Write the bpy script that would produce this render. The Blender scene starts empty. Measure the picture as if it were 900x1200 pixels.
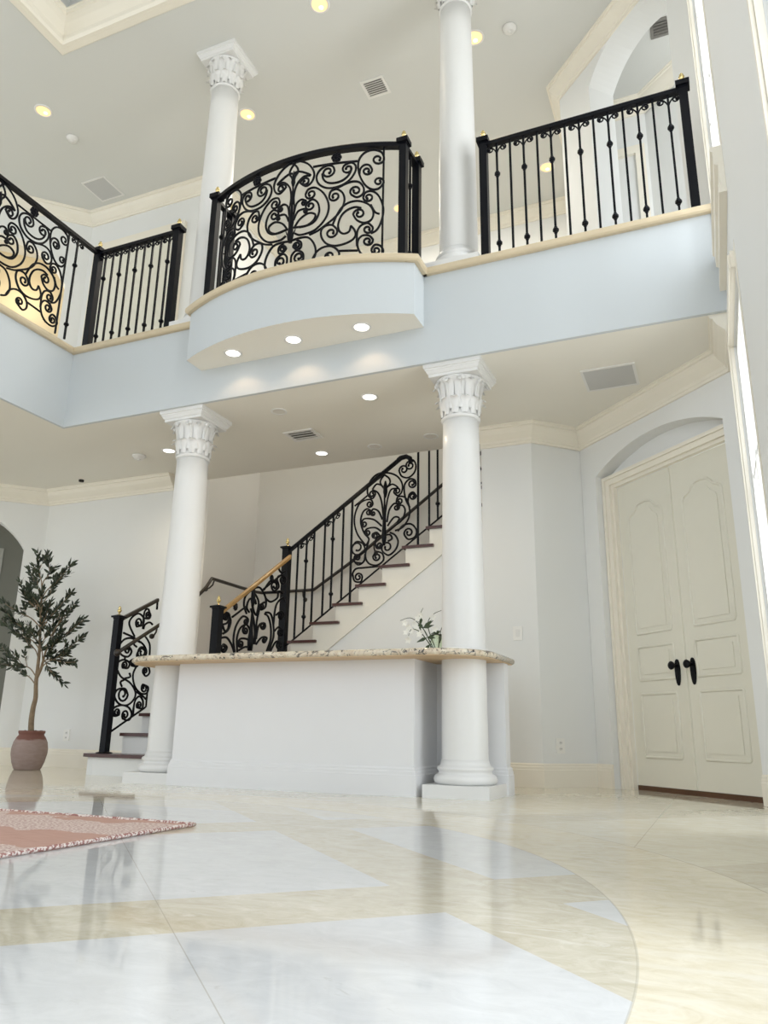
import bpy, bmesh, math, random
from mathutils import Vector, Matrix
random.seed(7)
SC = bpy.context.scene
COL = SC.collection
PI = math.pi
R2 = 2 ** .5

# ------------------------------------------------------------------ camera
F_PX, PITCH, ROLL, YAW, CAM_Z = 905.0, 0.278178, 0.015951, -0.404980, 0.41
cp, sp = math.cos(PITCH), math.sin(PITCH)
fw = Vector((math.sin(YAW) * cp, math.cos(YAW) * cp, sp))
rt = Vector((math.cos(YAW), -math.sin(YAW), 0))
up = rt.cross(fw)
r2 = math.cos(ROLL) * rt + math.sin(ROLL) * up
u2 = -math.sin(ROLL) * rt + math.cos(ROLL) * up
cd = bpy.data.cameras.new('camera')
cam = bpy.data.objects.new('camera', cd)
COL.objects.link(cam)
M = Matrix((r2, u2, -fw)).transposed().to_4x4()
M.translation = Vector((0, 0, CAM_Z))
cam.matrix_world = M
cd.sensor_width = 36
cd.lens = F_PX / 1200 * 36
cd.clip_start = .02
SC.camera = cam

# ------------------------------------------------------------------ materials
class Nodes:
    def __init__(s, name):
        s.m = bpy.data.materials.new(name)
        s.m.use_nodes = True
        s.t = s.m.node_tree
        s.b = s.t.nodes['Principled BSDF']
        s.out = s.t.nodes['Material Output']
    def n(s, t, **k):
        x = s.t.nodes.new(t)
        for a, v in k.items():
            setattr(x, a, v)
        return x
    def l(s, a, b):
        s.t.links.new(a, b)
    def put(s, sock, v):
        if hasattr(v, 'is_linked') or isinstance(v, bpy.types.NodeSocket):
            s.l(v, sock)
        else:
            sock.default_value = v
    def math(s, op, a, b=0.0, c=0.0):
        x = s.n('ShaderNodeMath', operation=op)
        s.put(x.inputs[0], a); s.put(x.inputs[1], b); s.put(x.inputs[2], c)
        return x.outputs[0]
    def mix(s, f, a, b):
        x = s.n('ShaderNodeMix', data_type='RGBA')
        s.put(x.inputs[0], f)
        s.put(x.inputs[6], a if not isinstance(a, tuple) else (*a, 1)[:4])
        s.put(x.inputs[7], b if not isinstance(b, tuple) else (*b, 1)[:4])
        return x.outputs[2]
    def coord(s, scale=(1, 1, 1), rot=(0, 0, 0)):
        tc = s.n('ShaderNodeTexCoord'); mp = s.n('ShaderNodeMapping')
        mp.inputs['Scale'].default_value = scale; mp.inputs['Rotation'].default_value = rot
        s.l(tc.outputs['Object'], mp.inputs['Vector'])
        return mp.outputs['Vector']
    def noise(s, vec, scale, detail=3, rough=.5, dist=0):
        x = s.n('ShaderNodeTexNoise')
        s.l(vec, x.inputs['Vector'])
        x.inputs['Scale'].default_value = scale; x.inputs['Detail'].default_value = detail
        x.inputs['Roughness'].default_value = rough; x.inputs['Distortion'].default_value = dist
        return x.outputs['Fac']
    def ramp(s, fac, a, b):
        x = s.n('ShaderNodeMapRange')
        s.put(x.inputs[0], fac); x.inputs[1].default_value = a; x.inputs[2].default_value = b
        return x.outputs[0]
    def bump(s, h, strength, dist=.01):
        x = s.n('ShaderNodeBump')
        x.inputs['Strength'].default_value = strength; x.inputs['Distance'].default_value = dist
        s.l(h, x.inputs['Height']); s.l(x.outputs[0], s.b.inputs['Normal'])

def plain(name, col, rough=.6, metal=0, var=.03, vscale=6, bump=0, bscale=60, spec=.5):
    N = Nodes(name)
    v = N.coord()
    f = N.noise(v, vscale)
    N.l(N.mix(f, tuple(c * (1 - var) for c in col), tuple(min(1, c * (1 + var)) for c in col)), N.b.inputs['Base Color'])
    N.b.inputs['Roughness'].default_value = rough
    N.b.inputs['Metallic'].default_value = metal
    N.b.inputs['Specular IOR Level'].default_value = spec
    if bump:
        N.bump(N.noise(v, bscale, 4), bump)
    return N.m

def emit(name, col, strength, ring=None):
    N = Nodes(name)
    N.b.inputs['Base Color'].default_value = (*col, 1)
    N.b.inputs['Emission Color'].default_value = (*col, 1)
    N.b.inputs['Emission Strength'].default_value = strength
    f = N.noise(N.coord(), 9)
    N.l(N.mix(f, tuple(c * .95 for c in col), col), N.b.inputs['Emission Color'])
    return N.m

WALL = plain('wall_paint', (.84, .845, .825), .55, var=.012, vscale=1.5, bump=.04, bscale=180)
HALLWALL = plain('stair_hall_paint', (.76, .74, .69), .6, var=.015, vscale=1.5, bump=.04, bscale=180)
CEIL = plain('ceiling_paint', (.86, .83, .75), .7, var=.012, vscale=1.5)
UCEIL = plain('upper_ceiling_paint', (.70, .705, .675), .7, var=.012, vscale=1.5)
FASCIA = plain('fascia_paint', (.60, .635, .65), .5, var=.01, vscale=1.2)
TRIM = plain('cream_trim_paint', (.90, .85, .735), .35, var=.015)
DOORP = plain('cream_door_paint', (.80, .775, .665), .35, var=.02)
COLP = plain('column_paint', (.81, .805, .785), .38, var=.01)
STRINGP = plain('stringer_paint', (.86, .83, .74), .45, var=.01)
BARP = plain('bar_paint', (.82, .82, .825), .5, var=.01)
STONE = plain('limestone_cap', (.66, .55, .375), .35, var=.08, vscale=9, bump=.05, bscale=40)
IRON = plain('black_iron', (.003, .0035, .006), .42, var=.2, vscale=30, spec=.17)
BRASS = plain('brass', (.75, .60, .28), .25, metal=1, var=.1)
WOODRED = plain('mahogany_tread', (.07, .022, .016), .3, var=.3, vscale=14)
HANDWOOD = plain('golden_oak_handrail', (.36, .22, .08), .35, var=.2, vscale=12)
DARKRAIL = plain('bronze_handrail', (.024, .017, .012), .35, var=.2, vscale=12)
WHITEPL = plain('white_plastic', (.82, .81, .78), .4)
PLATE = plain('switch_plate', (.93, .92, .88), .25)
GREYGR = plain('speaker_mesh', (.56, .56, .55), .6, var=.1, vscale=300)
DARKV = plain('dark_void', (.03, .025, .02), .8)
DUCT = plain('vent_duct', (.22, .21, .19), .8)
GAP = plain('shaded_gap_threshold', (.10, .045, .02), .5, var=.3)  # threshold coloured dark for the shade in the gap under the doors
WARMW = plain('warm_hall_paint', (.82, .71, .50), .6)
SHADEHALL = plain('shaded_hall_grey', (.20, .20, .17), .6)  # dimness of the passage put into the wall colour
SHADETRIM = plain('shaded_trim_grey', (.42, .42, .38), .6)  # trim greyed to carry the same passage shade
SOIL = plain('soil', (.03, .02, .014), .95, var=.5, vscale=60, bump=.6)
BARK = plain('olive_bark', (.26, .19, .12), .85, var=.35, vscale=30, bump=.5, bscale=70)
PETAL = plain('white_petal', (.98, .97, .90), .5)
GREEN = plain('flower_stem_green', (.045, .07, .028), .5, var=.3)
WARMLAMP = emit('warm_lamp', (1.0, .70, .34), .9)
WHITELAMP = emit('white_lamp', (1.0, .95, .86), 2.5)
HOTLAMP = emit('hot_lamp', (1.0, .86, .6), 1.6)
NSKY = emit('dim_lens', (.75, .72, .66), .0)

N = Nodes('olive_leaf')
g = N.noise(N.coord(), 22, 2)
N.l(N.mix(N.ramp(g, .35, .65), (.010, .018, .010), (.06, .08, .045)), N.b.inputs['Base Color'])
N.b.inputs['Roughness'].default_value = .5
LEAF = N.m

N = Nodes('terracotta')
v = N.coord((1, 1, 1))
z = N.n('ShaderNodeSeparateXYZ'); N.l(v, z.inputs[0])
f = N.noise(N.coord((1, 1, 3)), 14, 5)
low = N.mix(f, (.27, .19, .165), (.40, .31, .28))
N.l(N.mix(N.ramp(N.math('ADD', z.outputs[2], N.math('MULTIPLY', f, .05)), .305, .32), low, (.20, .085, .065)), N.b.inputs['Base Color'])
N.b.inputs['Roughness'].default_value = .75
N.bump(f, .25)
POT = N.m

N = Nodes('granite')
v = N.coord((1, 1, 1))
n1 = N.noise(v, 9, 5, .7, 1.5); n2 = N.noise(v, 23, 4, .7, .8)
c = N.mix(N.ramp(n1, .35, .65), (.80, .74, .60), (.58, .46, .33))
c = N.mix(N.ramp(n2, .56, .62), c, (.055, .05, .045))
c = N.mix(N.ramp(N.noise(v, 11, 4, .7, 2.), .55, .64), c, (.20, .17, .14))
N.l(c, N.b.inputs['Base Color'])
N.b.inputs['Roughness'].default_value = .12
GRANITE = N.m
N = Nodes('underside_bounce_tan')
N.l(N.mix(N.noise(N.coord(), 5), (.58, .40, .22), (.66, .48, .29)), N.b.inputs['Base Color'])  # tan of reflected light put into the underside colour
N.b.inputs['Roughness'].default_value = .5
BOUNCETAN = N.m

N = Nodes('glass_vase')
N.b.inputs['Transmission Weight'].default_value = 1
N.b.inputs['Roughness'].default_value = .03
N.l(N.mix(N.noise(N.coord(), 8), (.80, .88, .72), (.9, .95, .85)), N.b.inputs['Base Color'])
GLASSV = N.m
N = Nodes('window_glass')
tr = N.n('ShaderNodeBsdfTransparent'); gl = N.n('ShaderNodeBsdfGlossy'); mx = N.n('ShaderNodeMixShader'); fr = N.n('ShaderNodeFresnel')
fr.inputs[0].default_value = 1.002
gl.inputs['Roughness'].default_value = .02
N.l(fr.outputs[0], mx.inputs[0]); N.l(tr.outputs[0], mx.inputs[1]); N.l(gl.outputs[0], mx.inputs[2])
N.l(mx.outputs[0], N.out.inputs[0])
GLASS = N.m

# woven rug
N = Nodes('woven_rug')
v = N.coord()
rows = N.noise(N.coord((10, 120, 1)), 1.0, 2)
spk = N.noise(N.coord((60, 160, 1)), 1.0, 2)
sr = N.n('ShaderNodeSeparateXYZ'); N.l(v, sr.inputs[0])
wob = N.noise(N.coord((5, 5, 1)), 1.0, 2)
# broad stripes with ragged edges across the width
yy = N.math('ADD', sr.outputs[1], N.math('MULTIPLY', wob, .42))
patch = N.math('LESS_THAN', N.math('FLOORED_MODULO', N.math('SUBTRACT', yy, .16), .78), .42)
rose = N.mix(rows, (.44, .25, .20), (.60, .38, .31))
pale = N.mix(N.ramp(spk, .42, .58), (.45, .27, .24), (.78, .68, .62))
N.l(N.mix(patch, rose, pale), N.b.inputs['Base Color'])
N.b.inputs['Roughness'].default_value = .95
N.bump(rows, .5, .004)
RUG = N.m
N = Nodes('rug_binding')
wv = N.noise(N.coord((90, 90, 90)), 1.0, 1)
N.l(N.mix(N.ramp(wv, .45, .55), (.36, .17, .15), (.80, .72, .68)), N.b.inputs['Base Color'])
N.b.inputs['Roughness'].default_value = .95
RUGEDGE = N.m

# marble floor: a diagonal grid inside a circle, a darker ring, lighter slabs outside
N = Nodes('marble_floor')
v = N.coord()
s = N.n('ShaderNodeSeparateXYZ'); N.l(v, s.inputs[0])
X, Y = s.outputs[0], s.outputs[1]
a = N.math('ADD', X, Y); b = N.math('SUBTRACT', Y, X)
PER = 2.31
def band(u, lo, w):
    return N.math('LESS_THAN', N.math('FLOORED_MODULO', N.math('SUBTRACT', u, lo), PER), w)
def line(u, at, w=.0035, per=PER):
    return N.math('LESS_THAN', N.math('FLOORED_MODULO', N.math('SUBTRACT', u, at - w / 2), per), w)
inband = N.math('MAXIMUM', band(a, 1.28, .47), band(b, 2.585, .49))
dx = N.math('ADD', X, 2.91); dy = N.math('SUBTRACT', Y, 1.40)
rad = N.math('SQRT', N.math('ADD', N.math('MULTIPLY', dx, dx), N.math('MULTIPLY', dy, dy)))
incirc = N.math('LESS_THAN', rad, 2.735)
outring = N.math('GREATER_THAN', rad, 3.2)
big = N.noise(v, 1.2, 4, .6, .6); fine = N.ramp(N.noise(N.coord((1, 1.6, 1), (0, 0, .35)), 8, 8, .72, 1.2), .30, .70); vein = N.noise(N.coord((1, 2.5, 1), (0, 0, .5)), 4, 5, .7, 2.)
white = N.mix(fine, (.65, .655, .66), (.76, .765, .77))
white = N.mix(N.ramp(vein, .62, .70), white, (.63, .63, .62))
beige = N.mix(fine, (.58, .52, .39), (.76, .71, .59))
beige = N.mix(N.ramp(vein, .55, .75), beige, (.80, .765, .675))
ring = N.mix(fine, (.72, .635, .46), (.89, .83, .69))
ring = N.mix(N.ramp(vein, .5, .75), ring, (.85, .80, .69))
cream = N.mix(fine, (.73, .67, .52), (.85, .81, .70))
c = N.mix(inband, white, beige)
yb = N.math('GREATER_THAN', Y, 3.7)
# warm reflection toward the bar, put into the slab colour
c = N.mix(N.math('MULTIPLY', yb, .55), c, cream)
c = N.mix(incirc, ring, c)
c = N.mix(outring, c, N.mix(N.math('MULTIPLY', band(b, 2.585, .49), .8), cream, beige))
j = line(a, .385)
j = N.math('MULTIPLY', j, incirc)
jr = N.math('LESS_THAN', N.math('ABSOLUTE', N.math('SUBTRACT', rad, 2.735)), .0026)
jr2 = N.math('LESS_THAN', N.math('ABSOLUTE', N.math('SUBTRACT', rad, 3.2)), .003)
jo = N.math('MULTIPLY', outring, N.math('MAXIMUM', line(X, -.36, .004, 1.2), line(Y, 4.36, .004, 1.2)))
j = N.math('MAXIMUM', N.math('MAXIMUM', j, N.math('MULTIPLY', jr, .7)), N.math('MAXIMUM', jr2, jo))
c = N.mix(N.math('MULTIPLY', j, .55), c, (.42, .39, .32))
N.l(c, N.b.inputs['Base Color'])
N.b.inputs['Roughness'].default_value = .06
N.l(N.ramp(fine, -.3, 14.), N.b.inputs['Roughness'])
N.b.inputs['Specular IOR Level'].default_value = .55
FLOOR = N.m

# ------------------------------------------------------------------ mesh builder
class MB:
    def __init__(s):
        s.v, s.f, s.mi, s.sm = [], [], [], []
        s.cur, s.smooth = 0, False
    def add(s, vs, fs, smooth=None):
        o = len(s.v)
        s.v += [tuple(p) for p in vs]
        for f in fs:
            s.f.append([i + o for i in f]); s.mi.append(s.cur); s.sm.append(s.smooth if smooth is None else smooth)
        return s
    def box(s, x0, x1, y0, y1, z0, z1):
        vs = [(x, y, z) for z in (z0, z1) for y in (y0, y1) for x in (x0, x1)]
        return s.add(vs, [(0, 2, 3, 1), (4, 5, 7, 6), (0, 1, 5, 4), (2, 6, 7, 3), (0, 4, 6, 2), (1, 3, 7, 5)], False)
    def obox(s, c, ax, ay, az):
        # oriented box: centre and three half vectors
        c = Vector(c); vs = []
        for k in (-1, 1):
            for j in (-1, 1):
                for i in (-1, 1):
                    vs.append(c + i * Vector(ax) + j * Vector(ay) + k * Vector(az))
        return s.add(vs, [(0, 2, 3, 1), (4, 5, 7, 6), (0, 1, 5, 4), (2, 6, 7, 3), (0, 4, 6, 2), (1, 3, 7, 5)], False)
    def prism(s, poly, z0, z1):
        n = len(poly)
        vs = [(x, y, z0) for x, y in poly] + [(x, y, z1) for x, y in poly]
        return s.add(vs, [list(range(n))[::-1], list(range(n, 2 * n))] + [(i, (i + 1) % n, n + (i + 1) % n, n + i) for i in range(n)], False)
    def vprism(s, p0, d, nrm, outline, t0, t1):
        # outline in (s,z) on a vertical plane through p0 with unit direction d; thickness along nrm
        n = len(outline); vs = []
        for t in (t0, t1):
            for (q, z) in outline:
                vs.append((p0[0] + d[0] * q + nrm[0] * t, p0[1] + d[1] * q + nrm[1] * t, z))
        return s.add(vs, [list(range(n)), list(range(n, 2 * n))[::-1]] + [(i, n + i, n + (i + 1) % n, (i + 1) % n) for i in range(n)], False)
    def lathe(s, prof, c=(0, 0, 0), n=40, smooth=True, cap=True):
        vs = []
        for r, z in prof:
            for k in range(n):
                a = 2 * PI * k / n
                vs.append((c[0] + r * math.cos(a), c[1] + r * math.sin(a), c[2] + z))
        fs = []
        for i in range(len(prof) - 1):
            for k in range(n):
                k2 = (k + 1) % n
                fs.append((i * n + k, i * n + k2, (i + 1) * n + k2, (i + 1) * n + k))
        s.add(vs, fs, smooth)
        if cap:
            o = len(s.v) - len(vs)
            for ring_, rev in ((0, True), (len(prof) - 1, False)):
                idx = [o + ring_ * n + k for k in range(n)]
                s.f.append(idx[::-1] if rev else idx); s.mi.append(s.cur); s.sm.append(False)
        return s
    def ball(s, c, r, n=10, m=6, sz=1.0):
        prof = [(r * max(.02, math.sin(PI * i / m)), -r * sz * math.cos(PI * i / m)) for i in range(m + 1)]
        return s.lathe(prof, c, n)
    def tube(s, pts, r, sides=6, taper=None, flat=None, closed=False):
        pts = [Vector(p) for p in pts]
        n = len(pts)
        if n < 2: return s
        prev = None; vs = []
        for i, p in enumerate(pts):
            if closed: t = pts[(i + 1) % n] - pts[i - 1]
            else: t = pts[min(i + 1, n - 1)] - pts[max(i - 1, 0)]
            if t.length < 1e-9: t = Vector((0, 0, 1))
            t.normalize()
            if flat is not None:
                a = Vector(flat) - t * t.dot(Vector(flat))
                if a.length < 1e-6: a = t.orthogonal()
            elif prev is None: a = t.orthogonal()
            else:
                a = prev - t * t.dot(prev)
                if a.length < 1e-6: a = t.orthogonal()
            a.normalize(); prev = a; b2 = t.cross(a)
            rr = r if taper is None else r * (taper[i] if isinstance(taper, (list, tuple)) else (1 + (taper - 1) * i / (n - 1)))
            for k in range(sides):
                w = 2 * PI * (k + .5) / sides
                vs.append(p + (a * math.cos(w) + b2 * math.sin(w)) * rr)
        fs = []
        for i in range(n if closed else n - 1):
            i2 = (i + 1) % n
            for k in range(sides):
                k2 = (k + 1) % sides
                fs.append((i * sides + k, i * sides + k2, i2 * sides + k2, i2 * sides + k))
        if not closed:
            fs += [list(range(sides))[::-1], [(n - 1) * sides + k for k in range(sides)]]
        return s.add(vs, fs, sides > 4)
    def sweep(s, prof, path, side=1, zb=0, closed=False):
        # prof: closed loop of (offset to the room side, z); path: 2D polyline, mitred
        P = [Vector((p[0], p[1])) for p in path]; n = len(P); m = len(prof); vs = []
        for i in range(n):
            if closed: d0 = (P[i] - P[i - 1]).normalized(); d1 = (P[(i + 1) % n] - P[i]).normalized()
            else:
                d0 = (P[i] - P[i - 1]).normalized() if i else (P[1] - P[0]).normalized()
                d1 = (P[i + 1] - P[i]).normalized() if i < n - 1 else d0
            n0 = Vector((-d0.y, d0.x)) * side; n1 = Vector((-d1.y, d1.x)) * side
            b = n0 + n1
            b = b / max(.2, b.dot(n1))
            for o, z in prof:
                q = P[i] + b * o
                vs.append((q.x, q.y, zb + z))
        fs = []
        for i in range(n if closed else n - 1):
            i2 = (i + 1) % n
            for k in range(m):
                k2 = (k + 1) % m
                fs.append((i * m + k, i2 * m + k, i2 * m + k2, i * m + k2))
        if not closed:
            fs += [list(range(m)), [(n - 1) * m + k for k in range(m)][::-1]]
        return s.add(vs, fs, False)
    def build(s, name, mat, parent=None, label=None, shift=None):
        me = bpy.data.meshes.new(name)
        vs = s.v
        if shift is not None:
            vs = [(x - shift[0], y - shift[1], z - shift[2]) for x, y, z in vs]
        me.from_pydata(vs, [], s.f)
        for mm in (mat if isinstance(mat, (list, tuple)) else [mat]):
            me.materials.append(mm)
        for p, i, sm in zip(me.polygons, s.mi, s.sm):
            p.material_index = i; p.use_smooth = sm
        bm = bmesh.new(); bm.from_mesh(me)
        bmesh.ops.recalc_face_normals(bm, faces=bm.faces)
        bm.to_mesh(me); bm.free()
        me.update()
        o = bpy.data.objects.new(name, me)
        COL.objects.link(o)
        if parent is not None: o.parent = parent
        if label: o['label'] = label
        if shift is not None: o.location = shift
        return o

def tag(o, label, cat, group=None, kind=None):
    o['label'] = label; o['category'] = cat
    if group: o['group'] = group
    if kind: o['kind'] = kind
    return o
def thing(name, label, cat, loc=(0, 0, 0), group=None):
    o = bpy.data.objects.new(name, None); COL.objects.link(o)
    o.location = loc; o.empty_display_size = .1
    return tag(o, label, cat, group)
def struct(name, mb, mat, parent=None):
    o = mb.build(name, mat, parent)
    o['kind'] = 'structure'
    return o
def dup(root, loc, label):
    r = root.copy(); COL.objects.link(r); r.location = loc; r['label'] = label
    for ch in list(root.children):
        c = ch.copy(); COL.objects.link(c); c.parent = r
        for g in ch.children:
            e = g.copy(); COL.objects.link(e); e.parent = c
    return r

def crom(pts, k=5):
    out = []; n = len(pts)
    for i in range(n - 1):
        p0 = pts[max(i - 1, 0)]; p1 = pts[i]; p2 = pts[i + 1]; p3 = pts[min(i + 2, n - 1)]
        for j in range(k):
            t = j / k
            out.append(tuple(.5 * ((2 * p1[d]) + (-p0[d] + p2[d]) * t + (2 * p0[d] - 5 * p1[d] + 4 * p2[d] - p3[d]) * t * t + (-p0[d] + 3 * p1[d] - 3 * p2[d] + p3[d]) * t ** 3) for d in range(len(p1))))
    out.append(tuple(pts[-1]))
    return out
def curl(p, q, c, turns=1.15):
    # spiral that starts at p (arriving from q) and winds in around c
    vx, vz = p[0] - c[0], p[1] - c[1]
    tx, tz = p[0] - q[0], p[1] - q[1]
    sgn = 1 if vx * tz - vz * tx > 0 else -1
    r0 = math.hypot(vx, vz); a0 = math.atan2(vz, vx); out = []; n = int(14 * turns)
    for i in range(1, n + 1):
        u = i / n; r = r0 * (1 - .66 * u)
        out.append((c[0] + r * math.cos(a0 + sgn * u * turns * 2 * PI), c[1] + r * math.sin(a0 + sgn * u * turns * 2 * PI)))
    return out
def parse(txt):
    res = []
    g = lambda t: tuple(float(x) / 1000 for x in t.split(','))
    for ln in txt.strip().split('\n'):
        a, p, b = ln.split('|')
        pts = [g(t) for t in p.split()]
        full = crom(pts); eyes = []
        if a != '-':
            sp_ = curl(full[0], full[1], g(a)); full = sp_[::-1] + full; eyes.append(sp_[-1])
        if b != '-':
            sp_ = curl(full[-1], full[-2], g(b)); full = full + sp_; eyes.append(sp_[-1])
        res.append((full, eyes))
    return res
def add_scrolls(mb, curves, fmap, r=.0065, mirror=False, zmin=-9, zmax=99):
    for full, eyes in curves:
        for sg in ((1, -1) if mirror else (1,)):
            pts = [(sg * u, z) for u, z in full if zmin < z < zmax]
            if len(pts) > 1: mb.tube([fmap(u, z) for u, z in pts], r, 6)
            for u, z in eyes:
                if zmin < z < zmax: mb.ball(fmap(sg * u, z), r * 1.3, 8, 5)

# iron scroll curves in millimetres: spiral eye | curve points | spiral eye
BOW_SCROLLS = """734,4940|784,4958 760,5009 694,5033 624,5011 578,4946 574,4855 594,4770 637,4690 691,4649 748,4656 785,4709|744,4720
-|584,4799 590,4853 621,4888 662,4886 687,4845|647,4831
315,4868|372,4871 354,4914 304,4929 242,4898 215,4834 242,4758 319,4707 417,4708 499,4753 547,4830 549,4893 512,4926 465,4914|486,4869
-|265,4858 275,4807 310,4764 367,4747 433,4756 486,4794 512,4849 507,4891|-
381,4617|336,4635 351,4674 399,4682 449,4637 466,4566 442,4481 390,4415 320,4360 248,4313 174,4288|-
-|369,4683 423,4703 476,4726 536,4738 589,4722 623,4664 616,4610 569,4583 521,4613|556,4646
-|375,4350 408,4439 447,4501 506,4540 588,4545 670,4504 706,4435 691,4362 634,4336 575,4365 542,4422|591,4423
-|526,4317 511,4265 467,4251 431,4282 420,4343 444,4420 490,4468 554,4490 607,4476|-
-|526,4317 554,4280 567,4233 545,4189 482,4157 400,4148 327,4179 282,4247 279,4314 314,4347 369,4345 410,4302|365,4275
663,4575|620,4576 639,4622 691,4632 744,4588 780,4499 785,4418 766,4326 733,4261 688,4234|-
-|581,4127 577,4206 583,4271 611,4315 663,4331 701,4296|664,4275
-|684,4503 718,4434 755,4413|-
-|664,4017 612,4059 585,4126 591,4185 625,4219 677,4214 708,4177|666,4166
-|635,4032 692,4013 749,4019 791,4063 769,4116 724,4128 699,4093|734,4078
-|210,4049 244,4115 304,4150 376,4145 431,4091 433,4032 393,3999 326,4035|358,4059
-|431,4096 588,4083|-
-|182,4945 566,4933|-
171,4680|123,4689 147,4732 211,4733 283,4666 330,4561 328,4466 288,4386 210,4321 96,4306 42,4333|-
-|26,4392 144,4382 219,4413 253,4494 237,4580 190,4624 149,4607|171,4567
-|21,4523 40,4614 85,4648 130,4625|110,4610
-|24,4467 58,4538 116,4550 143,4532|127,4526
-|33,4390 82,4459 158,4498 218,4474 208,4422 150,4384 79,4382|-
-|-17,5049 59,5035 142,4977 192,4882 176,4802 125,4770 68,4814|113,4814
-|-7,4910 23,4936 78,4924 160,4869 101,4871 46,4823 17,4747 10,4623|-
-|-13,5038 29,4984 41,4935 15,4889 -1,4822|-
-|19,4272 98,4279 169,4263 222,4191 238,4109 210,4042 162,4013|-
-|59,4268 102,4238 105,4188 70,4174 33,4205|65,4213
-|21,4044 21,4124 64,4166 124,4130 131,4072|89,4101"""
STAIR_SCROLLS = """-3115,2774|-3077,2773 -3109,2728 -3158,2764 -3169,2838 -3129,2934 -3047,2990 -2935,2984 -2839,2937 -2784,2852 -2786,2767 -2829,2729 -2871,2762|-2836,2777
-|-2980,2968 -3018,2924 -3023,2879 -2980,2817|-
-|-2980,2968 -2927,2923 -2919,2870 -2965,2815|-
-|-3114,2824 -3068,2877 -3004,2851 -2980,2803 -2975,2702|-
-|-2955,2828 -2889,2857 -2827,2807 -2903,2801 -2943,2699 -2967,2532|-
-|-3114,2820 -3051,2782 -3007,2677 -2984,2506|-
-3142,2670|-3105,2673 -3127,2715 -3192,2718 -3259,2682 -3304,2579 -3306,2465 -3265,2349 -3173,2233|-
-|-3173,2233 -3142,2300 -3198,2371 -3238,2487 -3218,2585 -3167,2622 -3121,2592|-3151,2584
-|-2998,2493 -3040,2582 -3099,2613 -3124,2576|-3100,2566
-|-3003,2424 -3090,2499 -3194,2519 -3231,2480|-3199,2463
-|-3008,2369 -3073,2413 -3162,2410 -3191,2373|-3158,2368
-|-3019,2321 -3057,2362 -3101,2349|-3074,2330
-|-2945,2460 -2922,2584 -2865,2649 -2814,2618|-2842,2604
-|-2939,2418 -2870,2502 -2812,2490 -2840,2437|-
-2811,2671|-2846,2661 -2826,2715 -2749,2700 -2706,2605 -2705,2494 -2768,2396 -2854,2362|-
-|-2828,2617 -2777,2619 -2748,2560 -2783,2466 -2869,2409 -2926,2369|-
-2768,2999|-2818,2992 -2788,2931 -2715,2908 -2650,2957 -2635,3034 -2670,3093 -2728,3074|-2698,3037
-|-2698,2590 -2742,2678 -2760,2778 -2751,2848 -2700,2891 -2643,2871 -2634,2818|-2674,2840
-|-2720,2648 -2706,2723 -2663,2747 -2630,2706|-2668,2707
-|-2825,2353 -2768,2410 -2683,2416 -2626,2349 -2640,2282 -2710,2261 -2753,2306|-2708,2329
-|-2911,2349 -2853,2314 -2821,2243 -2851,2164 -2922,2115 -2984,2153|-2941,2198
-|-3322,2242 -3278,2283 -3210,2258 -3183,2189 -3222,2154|-3269,2217
-|-3318,2103 -3256,2040 -3191,2073 -3182,2148|-
-|-3220,2054 -3294,2073 -3303,2115|-3266,2115
-|-3144,2276 -3178,2134 -3139,2049 -3051,2022 -2979,2065 -2988,2133 -3053,2159 -3093,2114|-3050,2108
-|-2955,2323 -3042,2316 -3070,2263 -3054,2200 -3010,2192|-3026,2221
-|-2969,2324 -2911,2326 -2889,2283 -2932,2259|-
-|-3312,1924 -3313,1958 -3278,2001 -3196,2005 -3036,2008|-
-|-3313,1944 -3289,1875 -3222,1864 -3206,1910|-3250,1913
-|-2975,2702 -2975,2311|-
-|-2982,2590 -2986,2312|-
-|-2965,2588 -2966,2310|-
-|-3311,2665 -3167,2765|-"""
LOWER_SCROLLS = """-|73,1344 123,1363 152,1409 140,1451 88,1457 74,1418|104,1416
-|75,1332 105,1287 144,1316 154,1391|-
-|63,1447 123,1449 171,1393 146,1304 82,1260|-
-|251,1107 222,1226 245,1353 325,1450 399,1434 386,1382|374,1406
-|286,1110 266,1231 300,1334 368,1380|-
-|69,1222 136,1230 201,1175 243,1106|-
-|70,1126 100,1165 144,1145 131,1108|103,1129
-|471,1252 425,1349 368,1380 337,1326|373,1324
-|483,1216 398,1245 309,1236 288,1184|322,1194
-|479,1165 387,1169 302,1130|-
-|376,1482 333,1553 343,1644 428,1722 519,1762 579,1732 633,1661 630,1581 576,1548|582,1581
-|411,1500 371,1545 400,1626 473,1637 496,1589|-
-|476,1612 451,1569 505,1486 533,1607 499,1667 469,1689|-
-|503,1205 501,1332 471,1456 426,1540|-
-|512,1206 519,1334 526,1463 571,1599 645,1636|-
-|526,1258 552,1389 625,1424 646,1400|608,1396
-|530,1208 599,1279 675,1287 659,1246|639,1257
-|686,1159 733,1280 723,1409 677,1496 626,1515|-
-|714,1162 771,1297 761,1427 713,1527 635,1529|-
-|762,1414 785,1616 879,1711 912,1675|-
-|792,1524 869,1574 912,1539 875,1494|862,1526
-|597,1748 686,1856 785,1859 810,1809 753,1759|749,1813
-|808,1836 782,1900 840,1937 904,1921|864,1893
-|623,1673 703,1645 798,1699 813,1769 875,1751|-
-|785,1364 841,1410 905,1378|866,1360
-|743,1164 813,1262 894,1257|856,1234
-|831,2060 794,2012 838,1964 898,1989|-
-|186,1426 361,1550|-
-|578,1745 879,1972|-
-|580,1719 894,1775|-"""
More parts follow.
